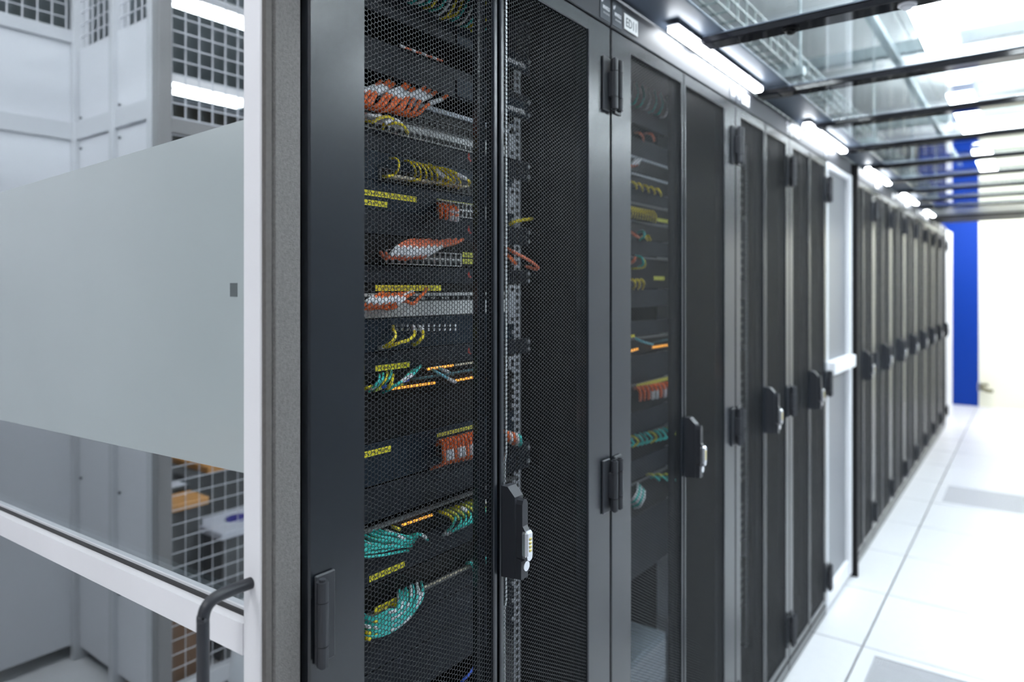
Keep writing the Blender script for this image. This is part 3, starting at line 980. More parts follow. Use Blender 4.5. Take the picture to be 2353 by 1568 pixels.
for k, (a, b, lab) in enumerate([(896, 935, 'upper plain black panel under the amber lit tray'), (937, 984, 'lower plain black panel under the amber lit tray'),
                                 (1340, 1385, 'upper black panel above the blue cable'), (1388, 1460, 'middle black panel beside the blue cable'), (1463, 1560, 'lowest black panel behind the blue cable'), (1215, 1280, 'black panel between the two lower trays')]):
    faceplate('blanking_plate', lab, 'panel', a, b, M['inner'] if k < 2 else M['slate'], depth=0.02, group=R1)

# lettered dark panels at the right (white letters)
for k, (px, py) in enumerate([(1163, 122), (1163, 232)]):
    a = at(px, py + 19, XE)
    tt = thing('lettered_plate', ['upper dark plate with white lettering in the nearest rack', 'lower dark plate with white lettering in the nearest rack'][k], 'plate', (XE + 0.004, a[1], a[2]), 'lettered plates')
    part('plate', MB().cbox(-0.002, 0.0, -0.16, 0.075, -0.008, 0.026, 0.001), M['navy'], tt)
    link('lettering', text_mesh('onegia', 0.0125, 0.0002, 0.0006, M['white'], 0.062), tt, (0.0006, 0.0, 0.0))

# patch panels with ports
def ports(parent, base_z, px0, px1, py0, py1, n, rows=1, frame=None, X=XE, refpx=None):
    """row of port openings: light frame bars around black openings"""
    refpx = refpx or (px0 + px1) / 2
    y0, y1 = yr_(px0, X), yr_(px1, X)
    z1, z0 = zr_(py0, refpx, X) - base_z, zr_(py1, refpx, X) - base_z
    part('port_block', MB().box(0.0005, 0.002, y0, y1, z0, z1), M['black'], parent)
    fr = MB()
    w = (y1 - y0) / n
    hgt = (z1 - z0) / rows
    for r in range(rows + 1):
        z = z0 + hgt * r
        th = 0.0035 if 0 < r < rows else 0.0012
        fr.box(0.002, 0.0045, y0, y1, z - th / 2, z + th / 2)
    for k in range(n + 1):
        y = y0 + w * k
        fr.box(0.002, 0.0042, y - 0.0010, y + 0.0010, z0, z1)
    part('port_frame', fr, frame or M['greypanel'], parent)


# A: pale blue-grey edged patch panel
t, h = faceplate('patch_bay', 'patch panel with pale blue grey upper edge under the orange cables', 'patch panel', 249, 288, M['black'], group=R1)
part('edge_strip', MB().cbox(0.0, 0.006, Y19[0], Y19[1], h - 0.0085, h, 0.001), M['strip'], t)
ports(t, zr_(288), 770, 1110, 262, 284, 24, 1, M['deskdark'])
# B: white-grey ported panel
t, h = faceplate('patch_bay', 'pale grey ported patch panel with a yellow cable loop', 'patch panel', 291, 318, M['greypanel'], group=R1)
ports(t, zr_(318), 775, 1112, 304, 317, 24, 1, M['greypanel'])
# C: switch with yellow arcs
t, h = faceplate('network_switch', 'dark switch with yellow cable arcs in the nearest rack', 'network switch', 375, 436, M['navy'], group=R1)
ports(t, zr_(436), 870, 1085, 405, 432, 16, 1, M['deskdark'])
# D: navy device with labels on the left and ports on the right
t, h = faceplate('network_switch', 'navy switch with two rows of yellow labels and white ports', 'network switch', 437, 498, M['navy'], group=R1)
bz = zr_(498)
lab_strip(t, bz, 800, 430, 894, 13, txt='ED-08-2')
lab_strip(t, bz, 896, 444, 956, 13, txt='SEL-00-16')
lab_strip(t, bz, 800, 453, 889, 13, txt='C0-00-1')
ports(t, bz, 1003, 1112, 468, 499, 12, 2, M['greypanel'])
lab_strip(t, bz, 1003, 457, 1112, 6, M['olivelabel'], txt='1 3 5 7 9 11 13 15 17', proud=0.001)
# E: patch panel C with orange
t, h = faceplate('patch_bay', 'black patch panel with white port frames and two olive labels', 'patch panel', 551, 611, M['black'], group=R1)
bz = zr_(611)
ports(t, bz, 885, 1056, 579, 609, 13, 2, M['greypanel'])
lab_strip(t, bz, 1062, 580, 1107, 11, M['olivelabel'], txt='K0-01-1')
lab_strip(t, bz, 1062, 595, 1109, 11, M['olivelabel'], txt='S0-01-2')
# F: long yellow label
t, h = faceplate('label_carrier', 'black panel with the long yellow printed label', 'panel', 653, 671, M['black'], group=R1)
lab_strip(t, zr_(671), 862, 655.5, 1013, 13.5, txt='SYSTEM SWITCH 1 00-02')
# G: light grey panel with numbered black strip
t, h = faceplate('patch_bay', 'light grey patch panel with numbered black strip', 'patch panel', 673, 725, M['greypanel'], group=R1)
part('number_strip', MB().box(0.0004, 0.0012, Y19[0] + 0.01, Y19[1] - 0.01, h - 0.0145, h - 0.0055), M['black'], t)
link('lettering', text_mesh('1  2  3  4  5  6  7  8  9  10 11 12 13 14 15 16', 0.005, 0.0001, 0, M['greypanel'], 0.44), t, (0.0014, Y19[0] + 0.02, h - 0.0125))
# H: dark panel with silver couplers and yellow loops
t, h = faceplate('patch_bay', 'dark patch panel with silver couplers and three yellow loops', 'patch panel', 727, 796, M['navy'], group=R1)
bz = zr_(796)
cp = MB()
for k in range(12):
    px = 905 + k * 12.2
    y = yr_(px)
    for py in (748, 757):
        z = zr_(py, px) - bz
        cp.cyl((0, y, z), (0.008, y, z), 0.0028, 8)
part('couplers', cp, M['silver'], t)
# I: amber lit tray
t, h = faceplate('fibre_tray', 'fibre tray with amber light rows and teal cables, middle of the nearest rack', 'fibre tray', 841, 894, M['black'], group=R1)
bz = zr_(894)
lab_strip(t, bz, 862, 841, 941, 13.5, txt='TEA-12-15')


def pipe_row(px0, py0, px1, py1, X, n, m, r=0.0022, name='light_pipe', lab=None, grp=None):
    t_ = thing(name, lab, 'connector row', at(px0, py0, X), grp)
    o0 = Vector(at(px0, py0, X)); o1 = Vector(at(px1, py1, X)) - o0
    mb = MB()
    for k in range(n):
        c = o1 * ((k + 0.5) / n)
        d = o1 / n * 0.33
        mb.cyl(tuple(c - d), tuple(c + d), r, 8)
    part('light_beads', mb, m, t_)
    part('carrier_rod', MB().cyl((0, 0, 0), tuple(o1), r * 0.6, 6), M['beige'], t_)
    return t_


G_ = 'amber connector rows'
pipe_row(900, 894, 1000, 880, XE + 0.012, 10, M['amber'], lab='amber connector row at the front edge of the middle tray, left half', grp=G_)
pipe_row(1046, 875, 1112, 863, XE + 0.012, 9, M['amber'], lab='amber connector row at the front edge of the middle tray, right half', grp=G_)
pipe_row(980, 849, 1042, 840, XE + 0.012, 7, M['amber'], lab='amber connector row at the back edge of the middle tray', grp=G_)
pipe_row(1046, 840, 1112, 829, XE + 0.012, 9, M['beige'], lab='dull beige connector row at the back edge of the middle tray', grp=G_)
pipe_row(922, 1208, 995, 1183, XE + 0.010, 6, M['amber'], lab='amber connector row of the upper of the two lower trays', grp=G_)
pipe_row(972, 1352, 1080, 1301, XE + 0.010, 11, M['beige'], lab='beige connector row of the lowest tray', grp=G_)

# J: navy device low, with ports right
t, h = faceplate('network_switch', 'dark blue device with short yellow label and orange plugs at its right', 'network switch', 986, 1074, M['navy'], group=R1)
bz = zr_(1074)
lab_strip(t, bz, 800, 1048, 898, 14, txt='SWSYM-TM')
lab_strip(t, bz, 1003, 997, 1112, 8, M['olivelabel'], txt='1 3 5 7 9 11 13 15', proud=0.001)
ports(t, bz, 1003, 1112, 1008, 1030, 12, 1, M['deskdark'], refpx=1058)
# K, L: lower trays
t, h = faceplate('fibre_tray', 'upper of the two lower fibre trays with teal and yellow bundles', 'fibre tray', 1158, 1212, M['black'], group=R1)
part('tray_lip', MB().cbox(0, 0.012, Y19[0], Y19[1], h - 0.004, h, 0.001), M['deskdark'], t)
t, h = faceplate('fibre_tray', 'lowest fibre tray with the teal cable sweep and two yellow labels', 'fibre tray', 1283, 1338, M['black'], group=R1)
part('tray_lip', MB().cbox(0, 0.012, Y19[0], Y19[1], 0, 0.004, 0.001), M['deskdark'], t)
bz = zr_(1338)
lab_strip(t, bz, 848, 1325, 929, 14, txt='RT03-02-1')
lab_strip(t, bz, 848, 1393, 929, 14, txt='R003-02-2', proud=0.012)

# ------------------------------------------------------------------ cables
def curve(pts, sub=5):
    P = [Vector(p) for p in pts]
    Q = []
    for i in range(len(P) - 1):
        a = P[i - 1] if i else P[0] * 2 - P[1]
        b, c = P[i], P[i + 1]
        e = P[i + 2] if i + 2 < len(P) else P[-1] * 2 - P[-2]
        for k in range(sub):
            t = k / sub
            Q.append(0.5 * ((2 * b) + (c - a) * t + (2 * a - 5 * b + 4 * c - e) * t * t + (3 * b - a - 3 * c + e) * t ** 3))
    return Q + [P[-1]]


def cable(pts, m, r, label, group, sleeves=(), sleeve_m=None, sleeve_r=None, name='patch_cable', n=7, dy=0.0):
    P = [at(*p) for p in pts]
    o0 = Vector(P[0])
    loc = [tuple(Vector(p) - o0) for p in P]
    c = tag(part(name, MB().tube(loc, r, n), m, None, tuple(o0), smooth=True), label, 'cable', group)
    for (a, b) in sleeves:
        seg = curve(loc)[a * 5:b * 5 + 1]
        part('label_sleeve', MB().tube(seg, max(r * 1.28, sleeve_r or 0), n, smooth=False), sleeve_m or M['white'], c, smooth=True)
    return c


RJ = lambda s: random.uniform(-s, s)
NTH = ['first', 'second', 'third', 'fourth', 'fifth', 'sixth', 'seventh', 'eighth', 'ninth', 'tenth', 'eleventh', 'twelfth', 'thirteenth', 'fourteenth', 'fifteenth', 'sixteenth', 'seventeenth', 'eighteenth']

# 1. teal and yellow bundle at the very top
for k in range(14):
    x = 945 + k * 12
    y = -18 + k * 5.4 + RJ(3)
    m = [M['teal'], M['white'], M['teal'], M['yellow']][k % 4] if k < 6 else [M['teal'], M['yellow'], M['yellow'], M['teal'], M['white']][k % 5]
    cable([(x + 46, y - 60, -0.15), (x + 38, y - 30, -0.12), (x + 20 + RJ(4), y + 10, -0.115), (x, y + 24 + RJ(4), -0.135), (x - 18, y + 20, -0.17)], m, 0.0024,
          'thin cable of the teal and yellow bundle at the top of the nearest rack', 'top bundle of the nearest rack')
# white and orange bits on the shelf edge
for k in range(4):
    x = 918 + k * 24
    cable([(x, 104 + (x - 918) * 0.36, -0.142), (x + 12, 109 + (x - 918) * 0.36, -0.138), (x + 26, 114 + (x - 918) * 0.36, -0.14)], M['salmon'], 0.0020,
          NTH[k] + ' short cable end from the left on the upper shelf edge', 'cable ends on the shelf edge', sleeves=((0, 1),))
# 2. orange row with white sleeves
for k in range(13):
    x = 792 + k * 12.2 + RJ(3)
    y = 232 + (x - 842) * 0.17 + RJ(3)
    dx, dy = 70 + RJ(8), -27 + RJ(7)
    cable([(x - 8, y + 14, -0.15), (x + 6, y + 16, -0.120), (x + 26, y + 8, -0.105), (x + dx * 0.62, y + dy * 0.55, -0.11), (x + dx, y + dy, -0.125), (x + dx + 16, y + dy - 12, -0.16)],
          M['orange'], 0.0034, NTH[k] + ' orange sleeved cable from the left in the upper orange row', 'upper orange cable row', sleeves=((3, 4),), sleeve_r=0.0036)
# 3. yellow loop on the grey panel
G3 = 'yellow loop on the pale ported panel'
cable([(838, 276, -0.14), (855, 281, -0.12), (872, 272, -0.115), (890, 268, -0.115), (900, 275, -0.118), (884, 284, -0.115), (880, 296, -0.14)], M['yellow'], 0.0026, 'left yellow cable curl on the pale ported patch panel', G3, sleeves=((4, 5),))
cable([(885, 287, -0.14), (903, 283, -0.118), (916, 284, -0.115), (928, 291, -0.118), (937, 306, -0.14)], M['yellow'], 0.0028, 'lower yellow cable arc on the pale ported patch panel', G3)
cable([(870, 270, -0.13), (890, 269, -0.118), (905, 274, -0.115), (922, 284, -0.118), (936, 304, -0.14)], M['yellow'], 0.0024, 'upper yellow cable arc on the pale ported patch panel', G3, sleeves=((2, 3),))
cable([(836, 262, -0.13), (855, 266, -0.118), (875, 266, -0.12)], M['white'], 0.0030, 'short white cable beside the yellow curl', G3)
# 4. yellow arcs
G4 = 'yellow cable arcs of the dark switch'
cable([(895, 364, -0.145), (908, 364, -0.125), (916, 372, -0.115), (915, 388, -0.115), (908, 400, -0.125), (902, 408, -0.145)], M['yellow'], 0.0020, 'separate leftmost yellow cable arc of the dark switch', G4)
for k in range(9):
    x = 928 + k * 11.5
    y0 = 369 + k * 2.6
    cable([(x, y0, -0.145), (x + 14, y0 + 3, -0.122), (x + 25 + k * 0.8, y0 + 17, -0.112), (x + 27 + k * 1.3, y0 + 30, -0.118), (x + 24 + k, y0 + 41 + k * 0.5, -0.145)], M['yellow'], 0.0019,
          NTH[k] + ' thin yellow arc from the left in the fan of the dark switch', G4)
cable([(985, 377, -0.14), (1003, 391, -0.115), (1020, 405, -0.110), (1035, 413, -0.115), (1038, 420, -0.14)], M['yellow'], 0.0028, 'thick yellow cable with white sleeve, inner one of the fan', G4, sleeves=((1, 2),))
cable([(1000, 384, -0.14), (1030, 391, -0.115), (1050, 400, -0.108), (1070, 411, -0.110), (1079, 418, -0.115), (1076, 426, -0.14)], M['yellow'], 0.0028, 'thick yellow cable with white sleeve, outer one of the fan', G4, sleeves=((2, 3),))
for k in range(12):
    x = 885 + k * 15.5
    y = 404 + k * 2.2
    cable([(x - 8, y + 3, -0.145), (x + 6, y + 1, -0.128), (x + 20, y - 1, -0.126)], M['beige'] if k % 4 else M['yellow'], 0.0026, NTH[k] + ' short plug from the left along the ports of the dark switch', 'plugs of the dark switch')
# 5. orange plugs on the navy switch
for k in range(8):
    x = 1010 + (k % 4) * 12
    y = 471 + (k // 4) * 12 + (k % 4) * 2
    cable([(x - 5, y - 3, -0.145), (x + 1, y, -0.115), (x + 4, y + 8, -0.105), (x + 3, y + 17, -0.112)], M['orange'], 0.0036, ('upper ' if k < 4 else 'lower ') + NTH[k % 4] + ' orange plug from the left on the navy switch', 'orange plugs of the navy switch', sleeves=((2, 3),) if k % 4 > 1 else ())
# 6. orange / white fan
for k in range(8):
    x = 884 + k * 11.8
    y = 592 + RJ(2)
    ex = 44 + k * 3.2
    cable([(x - 10, y - 12 + k, -0.146), (x, y + 2, -0.122), (x + 12, y - 4, -0.110), (x + ex * 0.72, y - 24, -0.104), (x + ex + 8, y - 36 + k * 0.8, -0.112), (x + ex + 30, y - 40, -0.14)], M['salmon'], 0.0033,
          NTH[k] + ' orange sleeved cable from the left in the fan above white ports', 'orange fan of the black patch panel', sleeves=((2, 3),), sleeve_r=0.0037)
# 7. cables over the light grey panel
for k in range(6):
    x = 812 + k * 14
    y = 708 + RJ(3)
    cable([(x - 4, y - 4, -0.146), (x + 10, y + 2, -0.120), (x + 28, y - 10, -0.108), (x + 46, y - 22, -0.108), (x + 58, y - 29, -0.12), (x + 68, y - 33, -0.15)], M['orange'], 0.0034,
          NTH[k] + ' orange sleeved cable from the left crossing the light grey panel', 'orange cables over the light grey panel', sleeves=((2, 3),))
cable([(915, 694, -0.146), (932, 692, -0.118), (950, 698, -0.112), (962, 686, -0.11), (972, 676, -0.118), (980, 664, -0.146)], M['orange'], 0.0032, 'single orange cable curving up across the light grey panel', 'orange cables over the light grey panel')
cable([(893, 701, -0.146), (905, 698, -0.125), (918, 686, -0.115), (934, 677, -0.118), (948, 670, -0.146)], M['white'], 0.0032, 'single white sleeved cable beside the rising orange cable', 'orange cables over the light grey panel')
for k in range(4):
    x = 838 + k * 17
    cable([(x, 706, -0.144), (x + 10, 708, -0.118), (x + 22, 704, -0.118)], M['orange'], 0.0036, NTH[k] + ' short orange plug from the left on the light grey panel', 'orange plugs of the light grey panel')
# 8. three yellow loops
G8 = 'yellow loops under the silver couplers'
cable([(903, 750, -0.14), (905, 760, -0.118), (909, 770, -0.110), (904, 782, -0.108), (895, 790, -0.112), (882, 797, -0.125), (870, 800, -0.146)], M['yellow'], 0.0028, 'left yellow loop under the silver couplers', G8, sleeves=((5, 6),))
cable([(950, 752, -0.14), (953, 762, -0.118), (951, 772, -0.110), (938, 782, -0.107), (920, 787, -0.11), (902, 794, -0.12), (886, 798, -0.146)], M['yellow'], 0.0031, 'middle yellow loop under the silver couplers', G8, sleeves=((0, 1),))
cable([(965, 752, -0.14), (971, 762, -0.118), (972, 772, -0.110), (965, 783, -0.11), (956, 791, -0.125), (948, 792, -0.146)], M['yellow'], 0.0031, 'right yellow loop under the silver couplers', G8, sleeves=((0, 1),))
# 9. teal cables on the middle tray
for k in range(7):
    x = 893 + k * 4
    y = 900 - k * 2.5
    cable([(x - 14, y + 2, -0.146), (x, y - 4, -0.122), (x + 20, y - 17, -0.112), (x + 34, y - 26, -0.112), (x + 44, y - 38, -0.12), (x + 50, y - 44, -0.146)], M['teal'], 0.0026,
          NTH[k] + ' teal cable from the left rising on the middle tray', 'teal cables of the middle tray', sleeves=((2, 3),) if k in (2, 5) else ())
for k in range(4):
    x = 848 + k * 9
    y = 900 - k * 3
    cable([(x, y, -0.146), (x + 10, y - 10, -0.122), (x + 20, y - 22, -0.116), (x + 24, y - 33, -0.125), (x + 23, y - 39, -0.146)], [M['teal'], M['teal'], M['yellow'], M['teal']][k], 0.0022,
          NTH[k] + ' thin cable from the left at the left end of the middle tray', 'thin cables of the middle tray')
cable([(884, 900, -0.146), (893, 892, -0.118), (900, 878, -0.112), (904, 862, -0.13)], M['yellow'], 0.0026, 'single yellow cable rising on the middle tray', 'thin cables of the middle tray')
for k in range(8):
    x = 836 + k * 12
    y = 897 - k * 1.5 + RJ(6)
    cable([(x, y, -0.144), (x + 8, y - 4, -0.125), (x + 18, y - 8, -0.13)], [M['yellow'], M['white'], M['olivelabel'], M['blue']][k % 4], 0.0024, NTH[k] + ' short plug from the left at the front of the middle tray', 'plugs of the middle tray')
cable([(988, 846, -0.14), (1008, 858, -0.118), (1028, 869, -0.115), (1046, 878, -0.13)], M['skyblue'], 0.0026, 'light blue cable crossing the middle tray downwards, front one', 'light blue cables of the middle tray', sleeves=((2, 3),))
cable([(1003, 843, -0.14), (1018, 850, -0.125), (1030, 855, -0.122), (1040, 862, -0.14)], M['skyblue'], 0.0024, 'light blue cable crossing the middle tray, back one', 'light blue cables of the middle tray', sleeves=((1, 2),))
cable([(944, 872, -0.14), (990, 866, -0.125), (1046, 857, -0.125), (1112, 846, -0.14)], mat('slate_teal_cable', (0.05, 0.13, 0.15), 0.5), 0.0024, 'long dark teal cable along the middle tray', 'light blue cables of the middle tray')
# 10. orange plugs of the navy device
for k in range(11):
    x = 1012 + k * 8.6
    y = 1016 - k * 2.2
    dx = -3 + k * 0.4
    cable([(x - 10, y + 8, -0.146), (x - 2, y - 2, -0.118), (x + 6, y + 2, -0.106), (x + 10 + dx, y + 20, -0.105), (x + 12 + dx, y + 42, -0.108), (x + 10 + dx * 2, y + 52, -0.125)], M['orange'], 0.0034,
          NTH[k] + ' orange plug cable from the left on the dark blue device', 'orange plug cables of the dark blue device', sleeves=((3, 4),) if k % 3 else (), sleeve_r=0.0040)
cable([(1034, 1040, -0.11), (1030, 1056, -0.11), (1016, 1068, -0.115), (998, 1075, -0.13), (990, 1078, -0.146)], M['salmon'], 0.0030, 'orange cable tail trailing left below the dark blue device', 'orange plug cables of the dark blue device')
cable([(1068, 1002, -0.146), (1082, 1000, -0.115), (1092, 1006, -0.102), (1098, 1022, -0.105), (1097, 1032, -0.13)], M['blue'], 0.0034, 'short blue cable among the orange plug cables', 'orange plug cables of the dark blue device')
# 11. upper lower tray bundles
for k in range(18):
    f = k / 17
    x0, y0 = 812 + 62 * f + RJ(5), 1268 - 44 * f + RJ(7)
    ex, ey = 938 + 24 * f - 8 * (k % 3), 1262 - 30 * f + RJ(5)
    cable([(x0 - 16, y0 - 8, -0.146), (x0 + 10, y0 + 2 + 6 * (1 - f), -0.118), ((x0 + ex) / 2, (y0 + ey) / 2 + 8 * (1 - f), -0.108 + RJ(0.004)), (ex - 16, ey + 2, -0.112), (ex, ey, -0.146)], M['teal'], 0.0023,
          'teal cable of the left bundle on the upper of the lower trays', 'left teal bundle', sleeves=((2, 3),) if k % 6 == 5 else ())
for k in range(10):
    x, y = 842 + (k % 5) * 16, 1250 - (k % 5) * 9 + (k // 5) * 14
    cable([(x - 6, y - 4, -0.146), (x + 4, y, -0.120), (x + 13, y + 4, -0.116)], M['yellow'] if k % 3 else M['white'], 0.0030, 'yellow plug at the left of the upper lower tray', 'yellow plugs of the left teal bundle')
cable([(940, 1232, -0.14), (955, 1228, -0.112), (968, 1229, -0.11), (978, 1236, -0.12), (982, 1242, -0.146)], M['teal'], 0.0024, 'teal cable tip with white end hooking right of the left bundle', 'left teal bundle', sleeves=((2, 3),))
for k in range(8):
    x, y = 1016 + k * 12.5, 1180 - k * 4.2
    cable([(x - 8, y - 4, -0.146), (x + 6, y, -0.120), (x + 18, y + 6, -0.116), (x + 26, y + 18, -0.118)], M['olivelabel'] if k % 3 else M['yellow'], 0.0028, NTH[k] + ' yellow cable from the left in the right bundle above the tray', 'right yellow and teal bundle', sleeves=((1, 2),) if k % 4 == 3 else ())
for k in range(6):
    x, y = 1052 + k * 11, 1180 - k * 5
    cable([(x, y, -0.146), (x + 8, y + 14, -0.115), (x + 2, y + 30, -0.110), (x - 14, y + 42, -0.118), (x - 26, y + 48, -0.146)], M['teal'], 0.0022, NTH[k] + ' teal cable from the left dropping from the right bundle', 'right yellow and teal bundle', sleeves=((3, 4),) if k % 3 == 0 else ())
cable([(1042, 1178, -0.14), (1046, 1192, -0.112), (1040, 1208, -0.11), (1028, 1222, -0.12), (1018, 1230, -0.146)], M['teal'], 0.0024, 'single teal cable arc left of the right bundle', 'right yellow and teal bundle', sleeves=((3, 4),))
# 12. lowest tray sweep
for k in range(16):
    f = k / 15
    bx, by = 836 + 8 * f + RJ(3), 1462 - 46 * f + RJ(3)
    tx, ty = 970 - 58 * f + RJ(4), 1340 + 24 * f + RJ(5)
    cable([(bx - 14, by - 6, -0.146), (bx + 14, by + 4, -0.120), (bx + 62 - 12 * f, by - 10 - 4 * f, -0.108), ((bx + tx) / 2 + 42 - 14 * f, (by + ty) / 2 + 14, -0.105 + RJ(0.003)), (tx + 2, ty + 26, -0.108), (tx, ty, -0.146)], M['teal'], 0.0024,
          'teal cable of the big sweep below the lowest yellow label', 'big teal sweep', sleeves=(((3, 4),), ((2, 3),), (), ((4, 5),))[k % 4])
for k in range(14):
    x, y = 838 + (k % 5) * 17, 1440 - (k % 5) * 12 + (k // 5) * 14
    cable([(x - 6, y - 3, -0.146), (x + 4, y, -0.119), (x + 13, y + 2, -0.115)], M['yellow'] if k % 3 else M['white'], 0.0030, 'yellow plug at the left of the big teal sweep', 'yellow plugs of the big teal sweep')
for k in range(5):
    x, y = 1078 + k * 8, 1296 - k * 3
    cable([(x - 6, y, -0.146), (x + 2, y - 2, -0.12), (x + 9, y + 4, -0.118), (x + 10, y + 14, -0.13)], [M['teal'], M['white'], M['teal'], M['white'], M['teal']][k], 0.0026, NTH[k] + ' small plug from the left at the right end of the lowest tray', 'plugs at the right of the lowest tray')
# 13. blue cable
cable([(1096, 1405, -0.146), (1096, 1425, -0.12), (1100, 1455, -0.112), (1103, 1488, -0.108), (1098, 1518, -0.105), (1082, 1545, -0.105), (1060, 1568, -0.11), (1030, 1600, -0.14)], M['blue'], 0.0026, 'long dark blue cable hanging at the bottom of the nearest rack', 'single cables', sleeves=((3, 4),), sleeve_m=M['blue'], sleeve_r=0.0027)
# right leaf: cables and hardware seen beside the mounting rail
cable([(1168, 516, -0.15), (1190, 508, -0.13), (1222, 503, -0.14)], M['yellow'], 0.0036, 'yellow cable lying right of the mounting rail of the nearest rack', 'single cables')
cable([(1163, 570, -0.14), (1185, 582, -0.11), (1215, 598, -0.10), (1235, 613, -0.10), (1232, 619, -0.11), (1208, 612, -0.14)], M['salmon'], 0.0034, 'orange cable loop right of the mounting rail of the nearest rack', 'single cables')
cable([(1163, 585, -0.14), (1174, 595, -0.115), (1184, 606, -0.12)], M['orange'], 0.0044, 'short thick orange cable beside the mounting rail', 'single cables')
for k in range(5):
    x, y = 1163 + k * 7, 992 + k * 2
    cable([(x - 4, y, -0.146), (x + 3, y + 2, -0.11), (x + 6, y + 16, -0.108), (x + 2, y + 24, -0.13)], [M['orange'], M['white'], M['orange'], M['white'], M['teal']][k], 0.0036, NTH[k] + ' plug from the left, right of the lock rod of the nearest rack', 'plugs right of the lock rod')
# zinc brackets on the right mounting rail
for k, (py0, py1) in enumerate([(285, 362), (430, 490), (655, 745), (820, 850), (1165, 1185)]):
    a = at(1172, py1, -0.14); b = at(1172, py0, -0.14)
    o = thing('cage_bracket', '%s zinc bracket from the top on the right rail of the nearest rack' % ['first', 'second', 'third', 'fourth', 'fifth'][k], 'bracket', (-0.14, a[1], a[2]), 'zinc brackets on the rail')
    part('bracket_plate', MB().cbox(-0.002, 0.0, -0.004, 0.018, 0, b[2] - a[2], 0.0006), M['rail'], o)
    part('bracket_screws', MB().cyl((0, 0.006, 0.01), (0.003, 0.006, 0.01), 0.004, 8).cyl((0, 0.006, b[2] - a[2] - 0.01), (0.003, 0.006, b[2] - a[2] - 0.01), 0.004, 8), M['black'], o)
# side wall screws
sw = MB()
# lock rods behind the right leaves of the two wide racks
for k, r in enumerate(racks[:2]):
    mb = MB()
    y = 0.4565
    mb.tube([(-0.028, y, 2.03), (-0.028, y, 1.17), (-0.028, y - 0.004, 1.155), (-0.028, y - 0.005, 1.10)], 0.0022, 8, smooth=False)
    mb.tube([(-0.028, y - 0.002, 0.96), (-0.028, y, 0.90), (-0.028, y - 0.005, 0.885), (-0.028, y - 0.005, 0.07)], 0.0022, 8, smooth=False)
    part('lock_rod', mb, M['rod'], r)

# ------------------------------------------------------------------ second rack contents
Y2 = 0.8
G2 = 'equipment in the second rack'
B2 = [(-40, 300, 'uppermost slate blanking panel of the second rack'), (330, 372, 'slate blanking panel under the two orange arcs of the second rack'),
      (445, 472, 'slate blanking panel between the yellow bundles of the second rack'), (555, 590, 'slate blanking panel under the teal curl of the second rack'),
      (665, 705, 'slate blanking panel under the small olive label of the second rack'), (735, 768, 'slate blanking panel above the amber tray of the second rack'),
      (812, 870, 'slate blanking panel below the amber tray of the second rack'), (935, 985, 'slate blanking panel below the orange plug row of the second rack'),
      (1040, 1085, 'slate blanking panel between the two teal trays of the second rack'), (1165, 1300, 'large slate panel in the lower half of the second rack')]
for (a, b, lab) in B2:
    faceplate('blanking_plate', lab, 'panel', a, b, M['slate'], px=1500, depth=0.02, dy=Y2, group=G2)
for (a, b, lab) in [(373, 408, 'patch panel with pale edge in the second rack'), (410, 444, 'pale ported patch panel in the second rack'), (474, 512, 'dark switch with yellow cables in the second rack'),
                    (514, 554, 'navy switch with teal curl in the second rack'), (592, 664, 'black patch panel with olive label in the second rack'), (770, 810, 'amber lit tray in the second rack'),
                    (872, 933, 'dark blue device with orange plug row in the second rack'), (987, 1038, 'upper teal tray of the second rack'), (1087, 1163, 'lower teal tray of the second rack')]:
    t, h = faceplate('patch_bay', lab, 'patch panel', a, b, M['black'], px=1500, dy=Y2, group=G2)
    part('edge_strip', MB().cbox(0.0, 0.005, Y19[0], Y19[1], h - 0.007, h, 0.001), M['strip'] if a < 420 else M['deskdark'], t)
    if a == 474:
        lab_strip(t, zr_(b, 1500), 1510, 501, 1536, 8, M['olivelabel'], dy=Y2).location.y = -Y2
    if a == 592:
        lab_strip(t, zr_(b, 1500), 1502, 635, 1526, 9, M['olivelabel']).location.y = -Y2
    if a == 770:
        lab_strip(t, zr_(b, 1500), 1440, 771, 1458, 10, M['yellowlabel']).location.y = -Y2
for k in range(7):
    x, y = 1440 + k * 14, 208 + k * 6
    cable([(x + 8, y - 22, -0.146), (x + 12, y, -0.115), (x + 4, y + 22, -0.112), (x - 6, y + 26, -0.14)], M['teal'] if k % 3 else M['white'], 0.0028, NTH[k] + ' cable from the left in the top teal bundle of the second rack', 'top bundle of the second rack')
for k, (x, y) in enumerate([(1458, 305), (1482, 306)]):
    cable([(x, y, -0.14), (x + 10, y + 1, -0.115), (x + 18, y + 6, -0.11), (x + 21, y + 18, -0.14)], M['salmon'], 0.0034, ['left orange cable arc near the top of the second rack', 'right orange cable arc near the top of the second rack'][k], 'orange arcs of the second rack')
for k in range(3):
    x, y = 1446 + k * 6, 384 - k
    cable([(x, y, -0.14), (x + 6, y - 4, -0.112), (x + 14, y - 16, -0.12)], M['orange'], 0.0034, NTH[k] + ' orange sleeved cable from the left, upper left of the second rack', 'upper orange cables of the second rack', sleeves=((1, 2),))
for k in range(5):
    x, y = 1446 + k * 14, 420 + k * 4
    cable([(x, y, -0.14), (x + 8, y - 2, -0.115), (x + 15, y + 5, -0.115), (x + 17, y + 14, -0.14)], M['yellow'], 0.0030, NTH[k] + ' yellow loop from the left on the pale panel of the second rack', 'yellow loops of the second rack')
for k in range(10):
    x, y = 1440 + k * 6, 474 + k * 1.2
    cable([(x, y, -0.14), (x + 8, y + 2, -0.115), (x + 14, y + 14, -0.11), (x + 12, y + 26, -0.14)], M['yellow'], 0.0022, NTH[k] + ' thin yellow arc from the left in the second rack', 'yellow arcs of the second rack')
